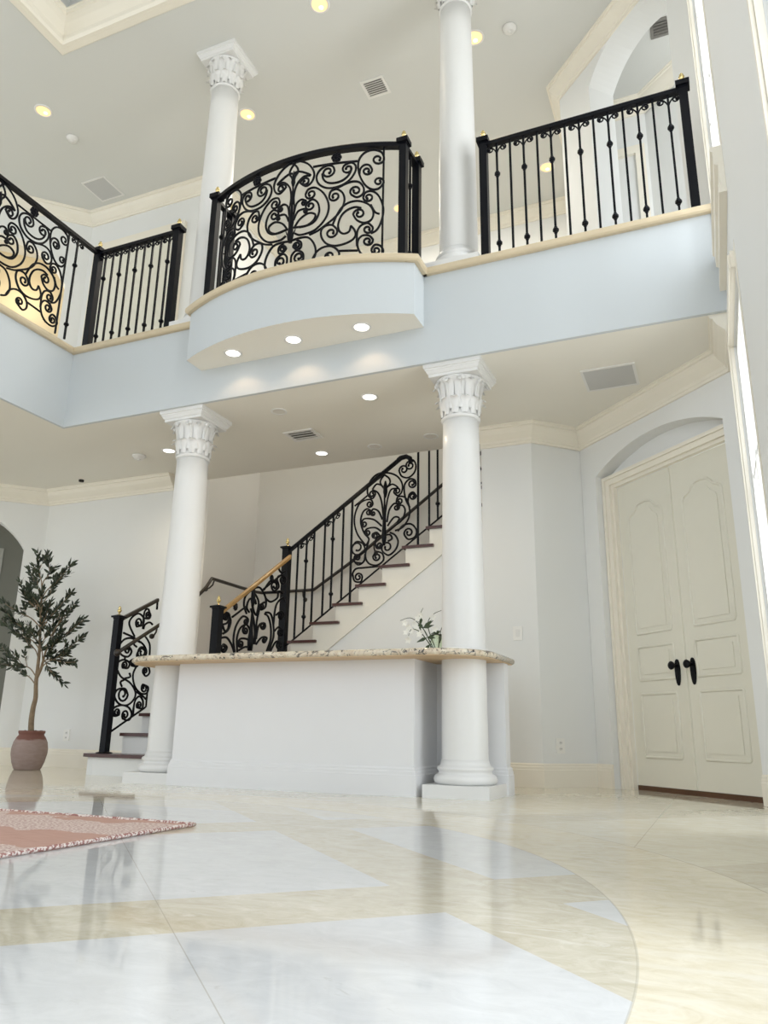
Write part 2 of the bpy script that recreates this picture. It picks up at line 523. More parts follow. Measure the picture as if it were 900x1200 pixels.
LEFT_SCROLLS = """-|5966,1306 6110,1279 6262,1229 6328,1161 6303,1107 6213,1106|6263,1147
-|6130,1288 6037,1395 6059,1464 6150,1521 6234,1488 6233,1420 6148,1387|6175,1431
-|6239,1376 6237,1542 6287,1587 6318,1538 6264,1515|-
-|6234,1488 6313,1491 6338,1525|6297,1520
-|6250,1377 6266,1424 6330,1456 6379,1439|-
-|5923,1179 5986,1243 6068,1267 6135,1259|-
-|5925,1165 5967,1097 6064,1085 6109,1140 6059,1186|6048,1148
-|6178,1191 6130,1215 6169,1249 6226,1240|-
-|6220,1063 6189,1118 6246,1183 6317,1160|-
-|6022,1081 6028,1046|-
-|5942,925 5929,1009 6006,1051 6094,1030 6081,979 6008,973|6035,1001
-|6093,1037 6153,1071 6222,1048 6207,1003 6130,1004|6159,1031
-|5939,946 6000,887 6134,839 6223,758 6212,687 6125,627 6009,636 5937,702 5968,766 6070,779 6120,725|6046,728
-|6054,877 6126,896 6110,931|-
-|6025,797 5998,838 6046,862|-
-|6224,1034 6164,927 6203,815 6301,748 6390,753 6404,812 6321,836|6349,801
-|6371,1031 6405,959 6354,919 6304,952|6335,969
-|6235,1035 6326,1027 6387,1003|-
-|6233,759 6339,721 6388,694|-
-|6225,531 6227,659 6284,718 6345,678 6345,606 6267,610|6297,633
-|5933,538 5944,593 6042,624 6149,606 6202,545 6168,488 6082,500|6114,535
-|5934,592 5955,524 6025,533|5991,553
-|6270,1320 6363,1240 6379,1129|-
-|6206,517 6227,659|-"""
# ------------------------------------------------------------------ the setting
ZC, ZS, ZU = 3.15, 3.95, 7.186          # lower ceiling, upper floor, upper ceiling
XR = .29                                # right wall
YF = 5.08                               # balcony front
XL = -5.50                              # balcony return on the left
S45 = (1 / R2, -1 / R2); N45 = (1 / R2, 1 / R2)      # right diagonal walls: along, into the wall
L45 = (-1 / R2, -1 / R2); M45 = (-1 / R2, 1 / R2)    # left diagonal walls
def arc_pts(s0, s1, zs, za, n=24):
    # segmental arch from (s0,zs) to (s1,zs) with its crown at za
    h = (s1 - s0) / 2; k = za - zs; r = (h * h + k * k) / (2 * k); cz = za - r; a = math.asin(h / r)
    return [((s0 + s1) / 2 + r * math.sin(-a + 2 * a * i / n), cz + r * math.cos(-a + 2 * a * i / n)) for i in range(n + 1)]

fl = MB().box(-11.5, .6, -6.5, 10.2, -.12, 0)
floor = struct('floor', fl, FLOOR)

mb = MB()
mb.box(XL - .02, XR, YF + .02, 6.9, ZC, ZS - .01).box(-11, XL - .02, -6, 9.2, ZC, ZS - .01).box(-.2, 1.5, 6.9, 9.2, ZC, ZS - .01).box(XL - .02, -.2, 8.05, 9.2, ZC, ZS - .01)
struct('ceiling_lower', mb, CEIL)

# upper ceiling with a raised tray over the main room
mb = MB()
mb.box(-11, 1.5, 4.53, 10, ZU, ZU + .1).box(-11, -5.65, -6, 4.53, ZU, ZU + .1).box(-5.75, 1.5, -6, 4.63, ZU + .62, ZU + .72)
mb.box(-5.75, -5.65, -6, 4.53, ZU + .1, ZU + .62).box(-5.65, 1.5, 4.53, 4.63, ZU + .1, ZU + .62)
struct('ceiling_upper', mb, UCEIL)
CROWN = [(0, -.175), (.018, -.175), (.022, -.155), (.03, -.15), (.034, -.128), (.05, -.112), (.082, -.078), (.098, -.05), (.102, -.034), (.118, -.03), (.122, -.012), (.13, -.01), (.13, 0), (0, 0)]
TRAY = [(0, -.02), (-.035, -.02), (-.035, .03), (-.02, .035), (-.02, .06), (0, .065)]
mb = MB()
mb.sweep([(0, .0), (.0, -.012), (.06, -.012), (.075, .0)], [(-5.65, -6), (-5.65, 4.53), (XR, 4.53)], 1, ZU)
mb.sweep([(-x, z * 1.9 + .34) for x, z in CROWN], [(-5.65, -6), (-5.65, 4.53), (XR, 4.53)], 1, ZU)
mb.sweep([(0, .0), (-.03, .0), (-.05, .03), (-.05, .06), (-.02, .08), (0, .08)], [(-5.65, -6), (-5.65, 4.53), (XR, 4.53)], 1, ZU - .01)
struct('trim_tray_ceiling', mb, TRIM)

# balcony face, bow front and stone cap
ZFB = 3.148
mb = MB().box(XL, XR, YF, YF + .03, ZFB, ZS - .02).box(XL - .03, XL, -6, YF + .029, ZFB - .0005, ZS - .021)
struct('wall_balcony', mb, FASCIA)
BX, BCY, BR = -2.91, 6.95, 2.33
def bow(off=0.0, half=1.045, n=36):
    r = BR + off; h = half + off; a = math.asin(h / r)
    return [(BX + r * math.sin(-a + 2 * a * i / n), BCY - r * math.cos(-a + 2 * a * i / n)) for i in range(n + 1)]
bp = bow()
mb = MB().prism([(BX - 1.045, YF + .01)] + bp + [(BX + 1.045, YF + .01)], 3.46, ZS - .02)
mb.mi[0] = 1  # warm light on the underside put in as warmer ceiling paint
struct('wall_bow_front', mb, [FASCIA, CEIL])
capp = [(XL, -6), (XL, YF), (BX - 1.045, YF)] + bp + [(BX + 1.045, YF), (XR, YF)]
CAP = [(-.24, 0), (.032, 0), (.043, .012), (.046, .03), (.043, .05), (.032, .06), (-.24, .06)]
mb = MB()
for seg in (capp[:3], capp[2:-1], capp[-2:]):
    mb.sweep(CAP, seg, -1, 3.905)
mb.prism([(BX - 1.0, YF + .2)] + bow(-.2, 1.045) + [(BX + 1.0, YF + .2)], 3.925, 3.963)
trim_cap = struct('trim_stone_cap', mb, STONE)

# lower walls -------------------------------------------------------
A0 = (-1.0, 6.97)
mb = MB().vprism((-1.85, 6.6), (1, 0), (0, 1), [(0, 0), (.47, 0), (.47, ZC), (0, ZC)], 0, .12)
mb.vprism((-1.85, 6.6), (0, 1), (1, 0), [(.1, 0), (.34, 0), (.34, ZC), (.1, ZC)], 0, .12)
mb.vprism((-1.38, 6.6), (1 / R2, 1 / R2), (-1 / R2, 1 / R2), [(0, 0), (.535, 0), (.535, ZC), (0, ZC)], 0, .12)
struct('wall_behind_bar', mb, WALL)
# diagonal wall with the arched door niche
DS0, DS1 = .205, 1.70
WL = 1.825
out = [(0, 0), (DS0, 0), (DS0, 2.655)] + arc_pts(DS0, DS1, 2.655, 2.835)[1:-1] + [(DS1, 2.655), (DS1, 0), (WL, 0), (WL, ZC), (0, ZC)]
mb = MB().vprism(A0, S45, N45, out, 0, .14)
mb.vprism(A0, S45, N45, [(.1, 2.56), (1.8, 2.56), (1.8, ZC), (.1, ZC)], .138, .2)
struct('wall_door', mb, WALL)
# left: diagonal wall with an open arch, straight wall, wall of the stair hall
B0 = (-7.24, 6.65)
out = [(0, 0), (.215, 0), (.215, 2.42)] + arc_pts(.215, 1.75, 2.42, 2.86)[1:-1] + [(1.75, 2.42), (1.75, 0), (2.6, 0), (2.6, ZC), (0, ZC)]
struct('wall_left_arch', MB().vprism(B0, L45, M45, out, 0, .16), WALL)
struct('wall_left', MB().box(-7.3, -5.40, 6.65, 6.79, 0, ZC), WALL)
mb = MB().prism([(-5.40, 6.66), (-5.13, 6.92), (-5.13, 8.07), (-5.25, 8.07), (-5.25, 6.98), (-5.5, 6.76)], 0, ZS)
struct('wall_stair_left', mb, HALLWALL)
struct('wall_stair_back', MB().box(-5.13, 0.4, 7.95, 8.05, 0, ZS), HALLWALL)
# passage seen through the left arch, its shade painted in as grey
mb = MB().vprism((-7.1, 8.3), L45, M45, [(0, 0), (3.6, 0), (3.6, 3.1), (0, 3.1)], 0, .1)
struct('wall_passage', mb, SHADEHALL)
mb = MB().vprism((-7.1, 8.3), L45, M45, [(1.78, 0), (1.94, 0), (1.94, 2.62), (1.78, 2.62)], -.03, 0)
struct('trim_passage', mb, SHADETRIM)

# right wall with two tiers of tall windows
RX0, RX1 = XR, XR + .16
WIN = [(4.05, 5.02), (.75, 1.95), (-2.4, -1.2)]
ZL0, ZL1, ZH0, ZH1 = .12, 2.84, 3.56, 6.45
mb = MB()
edges = [5.72] + [e for w in WIN for e in (w[1], w[0])] + [-6]
for i in range(0, len(edges), 2):
    mb.box(RX0, RX1, edges[i + 1], edges[i], 0, ZU + .62)
for y0, y1 in WIN:
    mb.box(RX0, RX1, y0, y1, 0, ZL0).box(RX0, RX1, y0, y1, ZL1, ZH0).box(RX0, RX1, y0, y1, ZH1, ZU + .62)
struct('wall_right', mb, WALL)
k = 0
for y0, y1 in WIN:
    for z0, z1 in ((ZL0, ZL1), (ZH0, ZH1)):
        k += 1
        f = MB()
        xm = RX0 + .035
        for (a0, a1, b0, b1) in ((y0 + .001, y0 + .05, z0 + .001, z1 - .001), (y1 - .05, y1 - .001, z0 + .001, z1 - .001), (y0 + .05, y1 - .05, z0 + .001, z0 + .05), (y0 + .05, y1 - .05, z1 - .05, z1 - .001), ((y0 + y1) / 2 - .014, (y0 + y1) / 2 + .014, z0 + .05, z1 - .05)):
            f.box(xm - .02, xm + .03, a0, a1, b0, b1)
        for q in (.34, .67):
            f.box(xm - .011, xm + .02, y0 + .05, y1 - .05, z0 + (z1 - z0) * q - .014, z0 + (z1 - z0) * q + .014)
        w = struct('window_%d' % k, f, WHITEPL)
        g = MB().box(xm + .002, xm + .008, y0 + .04, y1 - .04, z0 + .04, z1 - .04).build('pane', GLASS, w)
        c = MB()                                   # casing on the room side
        for (a0, a1, b0, b1, t) in ((y0 - .10, y0, z0 - .0, z1 + .10, .002), (y1, y1 + .05, z0 - .0, z1 + .10, .022), (y0, y1, z1, z1 + .10, .022)):
            c.box(RX0 - t, RX0 - .0005, a0, a1, b0, b1)
            if t > .01: c.box(RX0 - t - .012, RX0 - t - .0005, a0 + .014, a1 - .012, b0 + .004, b1 - .015)
        if z0 > 3:
            c.sweep([(.0005, -.30), (.042, -.30), (.042, -.25), (.03, -.245), (.03, -.125), (.048, -.115), (.05, -.035), (.062, -.03), (.062, -.001), (.0005, -.001)], [(RX0, y0 - .08), (RX0, y1)], 1, z0)
        c.build('casing', TRIM, w)

# upper walls -------------------------------------------------------
out = [(0, ZS), (.49, ZS), (.49, 6.74)] + arc_pts(.49, 1.59, 6.74, 7.03)[1:-1] + [(1.59, 6.74), (1.59, ZS), (WL, ZS), (WL, ZU), (0, ZU)]
struct('wall_upper_arch', MB().vprism(A0, S45, N45, out, 0, .30), WALL)
struct('wall_upper_hall_right', MB().box(-1.0, -.88, 6.99, 9.0, ZS, ZU), WALL)
struct('wall_upper_back', MB().box(-5.4, -1.0, 8.9, 9.0, ZS - .3, ZU), WALL)
mb = MB().box(-.86, -.17, 7.50, 7.6, ZS, ZU)
mb.vprism((-.17, 7.52), (.75, -.66), (.66, .75), [(0, ZS), (1.4, ZS), (1.4, ZU), (0, ZU)], 0, .1)
struct('wall_upper_alcove', mb, WALL)
U0 = (-7.33, 6.8)
out = [(0, ZS), (.24, ZS), (.24, 6.05)] + arc_pts(.24, 1.85, 6.05, 6.62)[1:-1] + [(1.85, 6.05), (1.85, ZS), (3.2, ZS), (3.2, ZU), (0, ZU)]
struct('wall_upper_left_arch', MB().vprism(U0, L45, M45, out, 0, .16), WALL)
mb = MB().box(-7.39, -5.35, 6.8, 6.92, ZS, ZU).box(-5.47, -5.35, 6.92, 9.0, ZS, ZU)
struct('wall_upper_left', mb, WALL)
mb = MB().vprism((-7.5, 8.6), L45, M45, [(0, ZS), (3.6, ZS), (3.6, ZU), (0, ZU)], 0, .1)
struct('wall_upper_warm_hall', mb, WARMW)

# crown, baseboard and casings
# left-hand side of the direction of travel is the room side when side = 1
low_l = [(-9.0, 4.89), B0, (-5.40, 6.65)]
low_r = [(-1.85, 6.6), (-1.38, 6.6), A0, (XR, 5.68), (XR, YF + .03)]
struct('trim_crown_left', MB().sweep(CROWN, low_l, -1, ZC), TRIM)
struct('trim_crown_right', MB().sweep(CROWN, low_r, -1, ZC), TRIM)
up_l = [(-9.3, 4.83), U0, (-5.35, 6.8), (-5.35, 8.9), (-1.0, 8.9), A0, (XR, 5.68), (XR, 4.7)]
struct('trim_crown_upper', MB().sweep(CROWN, up_l, -1, ZU), TRIM)
struct('trim_crown_alcove', MB().sweep(CROWN, [(-.86, 7.5), (-.17, 7.5), (.8, 6.65)], -1, ZU + .0), TRIM)
BASE = [(0, 0), (.020, 0), (.020, .135), (.016, .14), (.016, .158), (.011, .165), (.011, .178), (.004, .188), (0, .188)]
def along(p, d, s): return (p[0] + d[0] * s, p[1] + d[1] * s)
struct('baseboard_left', MB().sweep(BASE, [along(B0, L45, .215), B0, (-5.40, 6.65)], -1), TRIM)
struct('baseboard_right', MB().sweep(BASE, [(-1.85, 6.6), (-1.38, 6.6), A0, along(A0, S45, DS0)], -1), TRIM)
struct('baseboard_corner', MB().sweep(BASE, [along(A0, S45, DS1), (XR, 5.68), (XR, 5.04)], -1), TRIM)

# double door in the niche: casing, two leaves
def P45(s, d, z): return (A0[0] + S45[0] * s + N45[0] * d, A0[1] + S45[1] * s + N45[1] * d, z)
def box45(mb, s0, s1, d0, d1, z0, z1):
    vs = [P45(s, d, z) for z in (z0, z1) for d in (d0, d1) for s in (s0, s1)]
    return mb.add(vs, [(0, 2, 3, 1), (4, 5, 7, 6), (0, 1, 5, 4), (2, 6, 7, 3), (0, 4, 6, 2), (1, 3, 7, 5)], False)
DO0, DO1, DZ = .318, 1.608, 2.535
mb = MB()
def casing_ring(g0, g1, d0, d1):
    # U-shaped frame between outline offset g0 (inner) and g1 (outer)
    box45(mb, DO0 - g1, DO0 - g0, d0, d1, 0, DZ + g1)
    box45(mb, DO1 + g0, DO1 + g1, d0, d1, 0, DZ + g1)
    box45(mb, DO0 - g0, DO1 + g0, d0, d1, DZ + g0, DZ + g1)
casing_ring(0, .108, .10, .14); casing_ring(.03, .108, .075, .10); casing_ring(.078, .108, .058, .075)
struct('trim_door_casing', mb, TRIM)
struct('trim_threshold', box45(MB(), DO0 + .002, DO1 - .002, .139, .4, 0.0, .036), GAP)
MIDS = (DO0 + DO1) / 2
for nm, s0, s1 in (('door_1', DO0 + .003, MIDS - .002), ('door_2', MIDS + .002, DO1 - .003)):
    dr = bpy.data.objects.new(nm, None); COL.objects.link(dr); dr['kind'] = 'structure'
    mb = box45(MB(), s0, s1, .142, .185, .038, DZ - .004)
    pl, pr = s0 + .115, s1 - .115
    def ogee(z0, z1):
        w = pr - pl; pts = [(pl, z0), (pr, z0), (pr, z1 - .13)]
        top = [(0, -.13), (.03, -.10), (.11, -.082), (.19, -.066), (.25, -.038), (.33, -.010), (.5, 0), (.67, -.010), (.75, -.038), (.81, -.066), (.89, -.082), (.97, -.10), (1, -.13)]
        return pts + [(pr - w * u, z1 + dz) for u, dz in top[1:]]
    pan = [[(pl, .255), (pr, .255), (pr, .74), (pl, .74)], [(pl, .85), (pr, .85), (pr, 1.115), (pl, 1.115)], ogee(1.225, 2.33)]
    leaf = mb.build('leaf', DOORP, dr); leaf['kind'] = 'structure'
    for o in pan:
        cs = sum(q[0] for q in o) / len(o); cz = (min(q[1] for q in o) + max(q[1] for q in o)) / 2
        ins = [(cs + (q[0] - cs) * (1 - .05 / abs(pr - cs + 1e-6)) if True else 0, q[1] + (.045 if q[1] < cz else -.045)) for q in o]
        m2 = MB().vprism(A0, S45, N45, ins, .135, .143)
        dense = []
        for i in range(len(o)):
            a_, b_ = o[i], o[(i + 1) % len(o)]
            dense += [(a_[0] + (b_[0] - a_[0]) * t, a_[1] + (b_[1] - a_[1]) * t) for t in (.02, .5, .98)]
        m2.tube([P45(q[0], .142, q[1]) for q in dense], .011, 6, closed=True)
        p_ = m2.build('door_panel', DOORP, dr); p_['kind'] = 'structure'
    ks = (MIDS - .088) if nm == 'door_1' else (MIDS + .075)
    h = MB()
    pl_ = []
    for i in range(20):
        t = 2 * PI * i / 20
        pl_.append((ks + .026 * math.cos(t), .905 + (.085 if math.sin(t) > 0 else .115) * math.sin(t)))
    h.vprism(A0, S45, N45, pl_, .130, .143)
    h.tube([P45(ks, .132, .94), P45(ks, .085, .94)], .011, 10)
    h.tube([P45(ks, .100 - .0, .94), P45(ks, .088, .94), P45(ks, .074, .94), P45(ks, .064, .94), P45(ks, .060, .94)], .03, 14, taper=[.45, .95, 1.1, .8, .3])
    kn = h.build('door_handle', IRON, dr); kn['kind'] = 'structure'
mb = box45(MB(), MIDS - .012, MIDS + .012, .128, .143, .04, DZ - .006)
struct('trim_door_astragal', mb, DOORP)

# upper left door with its casing
mb = MB()
for (x0, x1, z0, z1) in ((-5.84, -5.72, ZS, 6.66), (-7.22, -7.10, ZS, 6.66), (-7.10, -5.84, 6.54, 6.66)):
    mb.box(x0, x1, 6.765, 6.80, z0, z1).box(x0 + .025, x1 - .0, 6.75, 6.765, z0, z1 - .0)
struct('trim_upper_door_casing', mb, TRIM)
struct('door_3', MB().box(-7.10, -5.84, 6.785, 6.80, ZS, 6.54), DOORP)
# casing inside the alcove
struct('trim_alcove_casing', MB().box(-.30, -.20, 7.46, 7.5, ZS, 6.5).box(-.75, -.65, 7.46, 7.5, ZS, 6.5).box(-.75, -.20, 7.46, 7.5, 6.5, 6.6), TRIM)
# ------------------------------------------------------------------ columns
def leaf_shape(mb, ang, r0, z0, h, w, outr):
    # an acanthus-like leaf: stands on the bell, tip rolls outward
    ca, sa = math.cos(ang), math.sin(ang)
    rows = []
    for i in range(8):
        t = i / 7
        zz = z0 + h * (math.sin(min(t, .86) / .86 * PI / 2) if t < .86 else 1 - (t - .86) * .9)
        rr = r0 + outr * t ** 2.6 + .004
        ww = w * (.62 + .5 * math.sin(PI * min(1, t * 1.05))) * (1 - .55 * max(0, t - .75) / .25)
        rows.append((rr, zz, ww))
    vs = []
    for rr, zz, ww in rows:
        for u, bul in ((-1, 0), (-.55, .006), (0, .013), (.55, .006), (1, 0)):
            x = rr + bul; y = u * ww / 2
            vs.append((x * ca - y * sa, x * sa + y * ca, zz))
    fs = []
    for i in range(7):
        for k in range(4):
            fs.append((i * 5 + k, i * 5 + k + 1, i * 5 + 6 + k, i * 5 + 5 + k))
    mb.add(vs, fs, True)
def make_column(z_top, label, cz0, loc):
    # heights are measured from the foot; z_top is the full height
    t = thing('column', label, 'column', loc, 'white columns')
    MB().box(-.23, .23, -.23, .23, 0, .082).build('plinth', COLP, t)
    b = MB().lathe([(.195, .082), (.212, .092), (.218, .112), (.212, .134), (.197, .146), (.186, .148), (.182, .166), (.192, .176), (.193, .186), (.186, .197), (.176, .200), (.168, .215), (.1625, .24), (.15, .24)], n=56)
    b.build('column_base', COLP, t)
    zs = z_top - .42
    sh = [(.1600, .235)] + [(.1600 - .0225 * (i / 10) ** 1.6, .24 + (zs - .24) * i / 10) for i in range(11)]
    MB().lathe(sh, n=56).build('shaft', COLP, t)
    c = MB().lathe([(.137, zs - .01), (.148, zs - .006), (.152, zs + .006), (.148, zs + .018), (.142, zs + .024), (.138, zs + .10), (.142, zs + .19), (.152, zs + .24), (.172, zs + .285), (.192, zs + .31), (.196, zs + .318), (.17, zs + .322)], n=56)
    for k in range(12):
        leaf_shape(c, 2 * PI * k / 12, .139, zs + .022, .130, .074, .052)
    for k in range(12):
        leaf_shape(c, 2 * PI * (k + .5) / 12, .142, zs + .06, .235, .070, .062)
    for k in range(8):
        a = 2 * PI * (k + .5) / 8
        pts = [(.150 + .03 * u * u, zs + .15 + .14 * u) for u in [i / 6 for i in range(7)]]
        c.tube([((r) * math.cos(a), (r) * math.sin(a), z) for r, z in pts], .009, 6)
        rr, zz = pts[-1]
        c.ball(((rr + .008) * math.cos(a), (rr + .008) * math.sin(a), zz), .018, 8, 5)
    c.build('capital', COLP, t)
    # square moulded abacus, slanting outwards in steps
    a = MB()
    prof = [(.195, 0), (.195, .022), (.203, .026), (.214, .048), (.219, .052), (.219, .062), (.228, .066), (.230, .098)]
    vs = []
    for h, z in prof:
        vs += [(-h, -h, zs + .322 + z), (h, -h, zs + .322 + z), (h, h, zs + .322 + z), (-h, h, zs + .322 + z)]
    fs = [(0, 3, 2, 1), tuple(len(vs) - 4 + i for i in range(4))]
    for i in range(len(prof) - 1):
        for k in range(4):
            fs.append((i * 4 + k, i * 4 + (k + 1) % 4, i * 4 + 4 + (k + 1) % 4, i * 4 + 4 + k))
    a.add(vs, fs, False)
    a.build('abacus', COLP, t)
    return t
CYL, CXL, CXR = 5.335, -4.160, -1.652
lowc = make_column(ZC, 'white round column at the left end of the bar counter', 0, (CXL, CYL, 0))
dup(lowc, (CXR, CYL, 0), 'white round column at the right end of the bar counter')
upc = make_column(ZU - 3.965, 'white round column left of the bowed balcony, rising to the upper ceiling', 0, (CXL, CYL, 3.965))
dup(upc, (CXR, CYL, 3.965), 'white round column between the bowed balcony and the straight railing on the right')

# ------------------------------------------------------------------ bar
t = thing('bar_front', 'low white bar wall with tall baseboard under the granite top, between two columns', 'bar', (BX, 5.3, 0))
o = Vector((BX, 5.3, 0))
foot = [(-4.40, 5.575), (-3.93, 5.575), (-3.93, 5.105), (-1.94, 5.105), (-1.94, 5.575), (-1.425, 5.575), (-1.425, 5.69), (-4.40, 5.69)]
MB().prism(foot, 0, .909).build('bar_wall', BARP, t, shift=o).location = (0, 0, 0)
MB().sweep(BASE, foot, -1, closed=True).build('baseboard', BARP, t, shift=o).location = (0, 0, 0)
# countertop: rounded ends wrap the columns
def counter_outline(off):
    pts = []
    x0, x1, y0, y1 = -4.425 + off, -1.40 - off, 4.85 + off, 5.80 - off
    for (cx, cy, r, a0) in ((x0 + .42, y0 + .42, .42, 180), (x1 - .40, y0 + .42, .40, 270)):
        for i in range(13):
            a = math.radians(a0 + 90 * i / 12); pts.append((cx + r * math.cos(a), cy + r * math.sin(a)))
    return pts + [(x1, y1), (x0, y1)]
t = thing('countertop', 'speckled cream granite counter with rounded ends lying on the white bar', 'countertop', (BX, 5.3, .908))
m = MB(); m.cur = 0
rings = [(.030, .912), (.012, .914), (.002, .922), (0, .934), (.003, .948), (.014, .957), (.03, .959)]
vs = []; fs = []; n = len(counter_outline(0))
for off, z in rings: vs += [(x, y, z) for x, y in counter_outline(off)]
for i in range(len(rings) - 1):
    fs += [(i * n + k, i * n + (k + 1) % n, (i + 1) * n + (k + 1) % n, (i + 1) * n + k) for k in range(n)]
fs.append([(len(rings) - 1) * n + k for k in range(n)])
m.add(vs, fs, True)
m.build('slab', GRANITE, t, shift=(BX, 5.3, .908)).location = (0, 0, 0)
MB().prism(counter_outline(.016), .909, .9135).build('underside', BOUNCETAN, t, 'tan underside of the slab', shift=(BX, 5.3, .908)).location = (0, 0, 0)
for cx in (CXL, CXR):
    m = MB().lathe([(.15, .958), (.192, .958), (.190, .966), (.178, .971), (.172, .985), (.155, .990)], (cx, CYL, 0), 48)
    m.build('column_collar', COLP, t, 'white ring round the column', shift=(BX, 5.3, .908)).location = (0, 0, 0)

# ------------------------------------------------------------------ staircase
t = thing('staircase', 'white staircase with mahogany treads climbing behind the bar', 'staircase', (-4.6, 6.4, 0))
so = Vector((-4.6, 6.4, 0))
def sbuild(mb, nm, mat, lab=None):
    ob = mb.build(nm, mat, t, lab, shift=so); ob.location = (0, 0, 0); return ob
RL = .1855
for k in range(5):
    y = 5.76 + .24 * k; z = RL * (k + 1)
    xl, xr = (-5.46, -3.98) if k == 0 else (-5.22, -4.02)
    if k == 3: xl = -5.16
    if k == 4: xl = -5.06
    if k == 0:
        bl = [(xl + .15, y + .30), (xl + .04, y + .25), (xl, y + .15), (xl + .04, y + .05), (xl + .15, y)]
        poly = bl + [(xr, y), (xr, y + .26), (-5.2, y + .30)]
        sbuild(MB().prism(poly, 0, z - .03), 'riser', WALL)
        g = [(xl + .14, y + .33), (xl + .01, y + .27), (xl - .035, y + .15), (xl + .01, y + .02), (xl + .14, y - .035)]
        sbuild(MB().prism(g + [(xr + .03, y - .035), (xr + .03, y + .26), (-5.2, y + .33)], z - .03, z), 'tread', WOODRED)
    else:
        sbuild(MB().box(xl + .02, xr, y, 6.94, RL * k, z - .03), 'riser', WALL)
        sbuild(MB().box(xl, xr + .03, y - .03, y + .26, z - .03, z), 'tread', WOODRED)
ZL_ = 1.113
sbuild(MB().box(-5.12, -3.94, 6.95, 7.94, 1.083, ZL_), 'landing', WOODRED)
sbuild(MB().box(-5.12, -3.96, 6.955, 7.9, .90, 1.083), 'landing_riser', WALL)
RU, RUN, X1, Z1 = .1775, .249, -3.964, 1.291
nst = 10
for i in range(nst):
    z = Z1 + RU * i; x = X1 + RUN * i
    sbuild(MB().box(x - .03, x + RUN + .045, 6.87, 7.94, z - .026, z), 'tread', WOODRED)
    sbuild(MB().box(x, x + .02, 6.91, 7.94, z - RU, z - .026), 'riser', WALL)
# sawtooth stringer and the wall below it
saw = [(X1, ZL_ - .12)]
for i in range(nst):
    x = X1 + RUN * i; z = Z1 + RU * i - .026
    saw += [(x, z), (x + RUN, z)]
xe = X1 + RUN * nst
dia = lambda x: 1.186 + .732 * (x + 3.551)
outl = saw + [(xe, dia(xe)), (-3.70, dia(-3.70)), (X1, .9)]
sbuild(MB().vprism((0, 6.9), (1, 0), (0, 1), outl, 0, .03), 'stringer', STRINGP)
und = [(X1, 0), (xe, 0), (xe, dia(xe) + .02), (-3.70, dia(-3.70) + .02), (X1, .95)]
sbuild(MB().vprism((0, 6.918), (1, 0), (0, 1), und, 0, .03), 'understair_wall', WALL)
# skirting against the far wall
sk = [(X1, ZL_ + .06)] + [(X1, Z1 + .10), (xe, Z1 + .10 + .713 * (xe - X1)), (xe, 2.6), (-2.5, 2.0)]
sbuild(MB().vprism((0, 7.92), (1, 0), (0, 1), sk, 0, .025), 'wall_skirting', BARP)

# ------------------------------------------------------------------ ironwork
def newel(parent, base, h, w=.062, off=(0, 0, 0), base_plate=False):
    b = Vector(base) - Vector(off)
    x, y, z = b
    p = MB().box(x - w / 2, x + w / 2, y - w / 2, y + w / 2, z, z + h).build('newel_post', IRON, parent)
    c = MB().box(x - w / 2 - .004, x + w / 2 + .004, y - w / 2 - .004, y + w / 2 + .004, z + h - .012, z + h)
    e = w / 2 + .018
    c.box(x - e, x + e, y - e, y + e, z + h, z + h + .042 if not base_plate else z + h + .016)
    tz = z + h + (.042 if not base_plate else .016)
    c.add([(x - e, y - e, tz), (x + e, y - e, tz), (x + e, y + e, tz), (x - e, y + e, tz), (x, y, tz + .02)], [(0, 1, 4), (1, 2, 4), (2, 3, 4), (3, 0, 4)], False)
    c.build('post_cap', IRON, p)
    f = MB().lathe([(.013, tz + .008), (.013, tz + .016), (.007, tz + .022), (.009, tz + .030), (.019, tz + .046), (.022, tz + .060), (.012, tz + .064), (.012, tz + .070), (.016, tz + .078), (.006, tz + .094), (.001, tz + .10)], (x, y, 0), 14)
    f.build('finial', BRASS, p, 'small brass finial')
    if base_plate:
        MB().lathe([(.075, z), (.075, z + .008), (.05, z + .014)], (x, y, 0), 24).build('base_plate', IRON, p)
    return p
def knuckle(mb, p, r=.024):
    mb.lathe([(.008, -.034), (.014, -.026), (.011, -.02), (r, -.008), (r, .008), (.011, .02), (.014, .026), (.008, .034)], p, 8, smooth=False)
def baluster(parent, p, q, fancy, d, kn, top_curls=True, zt=None):
    # bar from p up to q; d = horizontal rail direction; kn = knuckle heights
    m = MB(); p = Vector(p); q = Vector(q)
    m.tube([p, q], .0115, 4, flat=d)
    if fancy:
        for z in kn: knuckle(m, (p.x, p.y, z))
        if top_curls:
            dv = Vector(d)
            for sg in (-1, 1):
                pts = []
                for i in range(7):
                    u = i / 6; pts.append((.052 * u ** 1.7, -.115 + .098 * u ** .75))
                c0 = (.052, -.046); a0 = math.atan2(pts[-1][1] - c0[1], pts[-1][0] - c0[0])
                for i in range(1, 13):
                    u = i / 12; r = .029 * (1 - .65 * u)
                    pts.append((c0[0] + r * math.cos(a0 - u * 1.25 * 2 * PI), c0[1] + r * math.sin(a0 - u * 1.25 * 2 * PI)))
                slope = (zt or (lambda s: 0))
                w = [q + dv * (sg * a) + Vector((0, 0, b + slope(sg * a))) for a, b in pts]
                m.tube(w, .006, 6)
                m.ball(w[-1], .012, 8, 5)
    return m.build('baluster', IRON, parent)
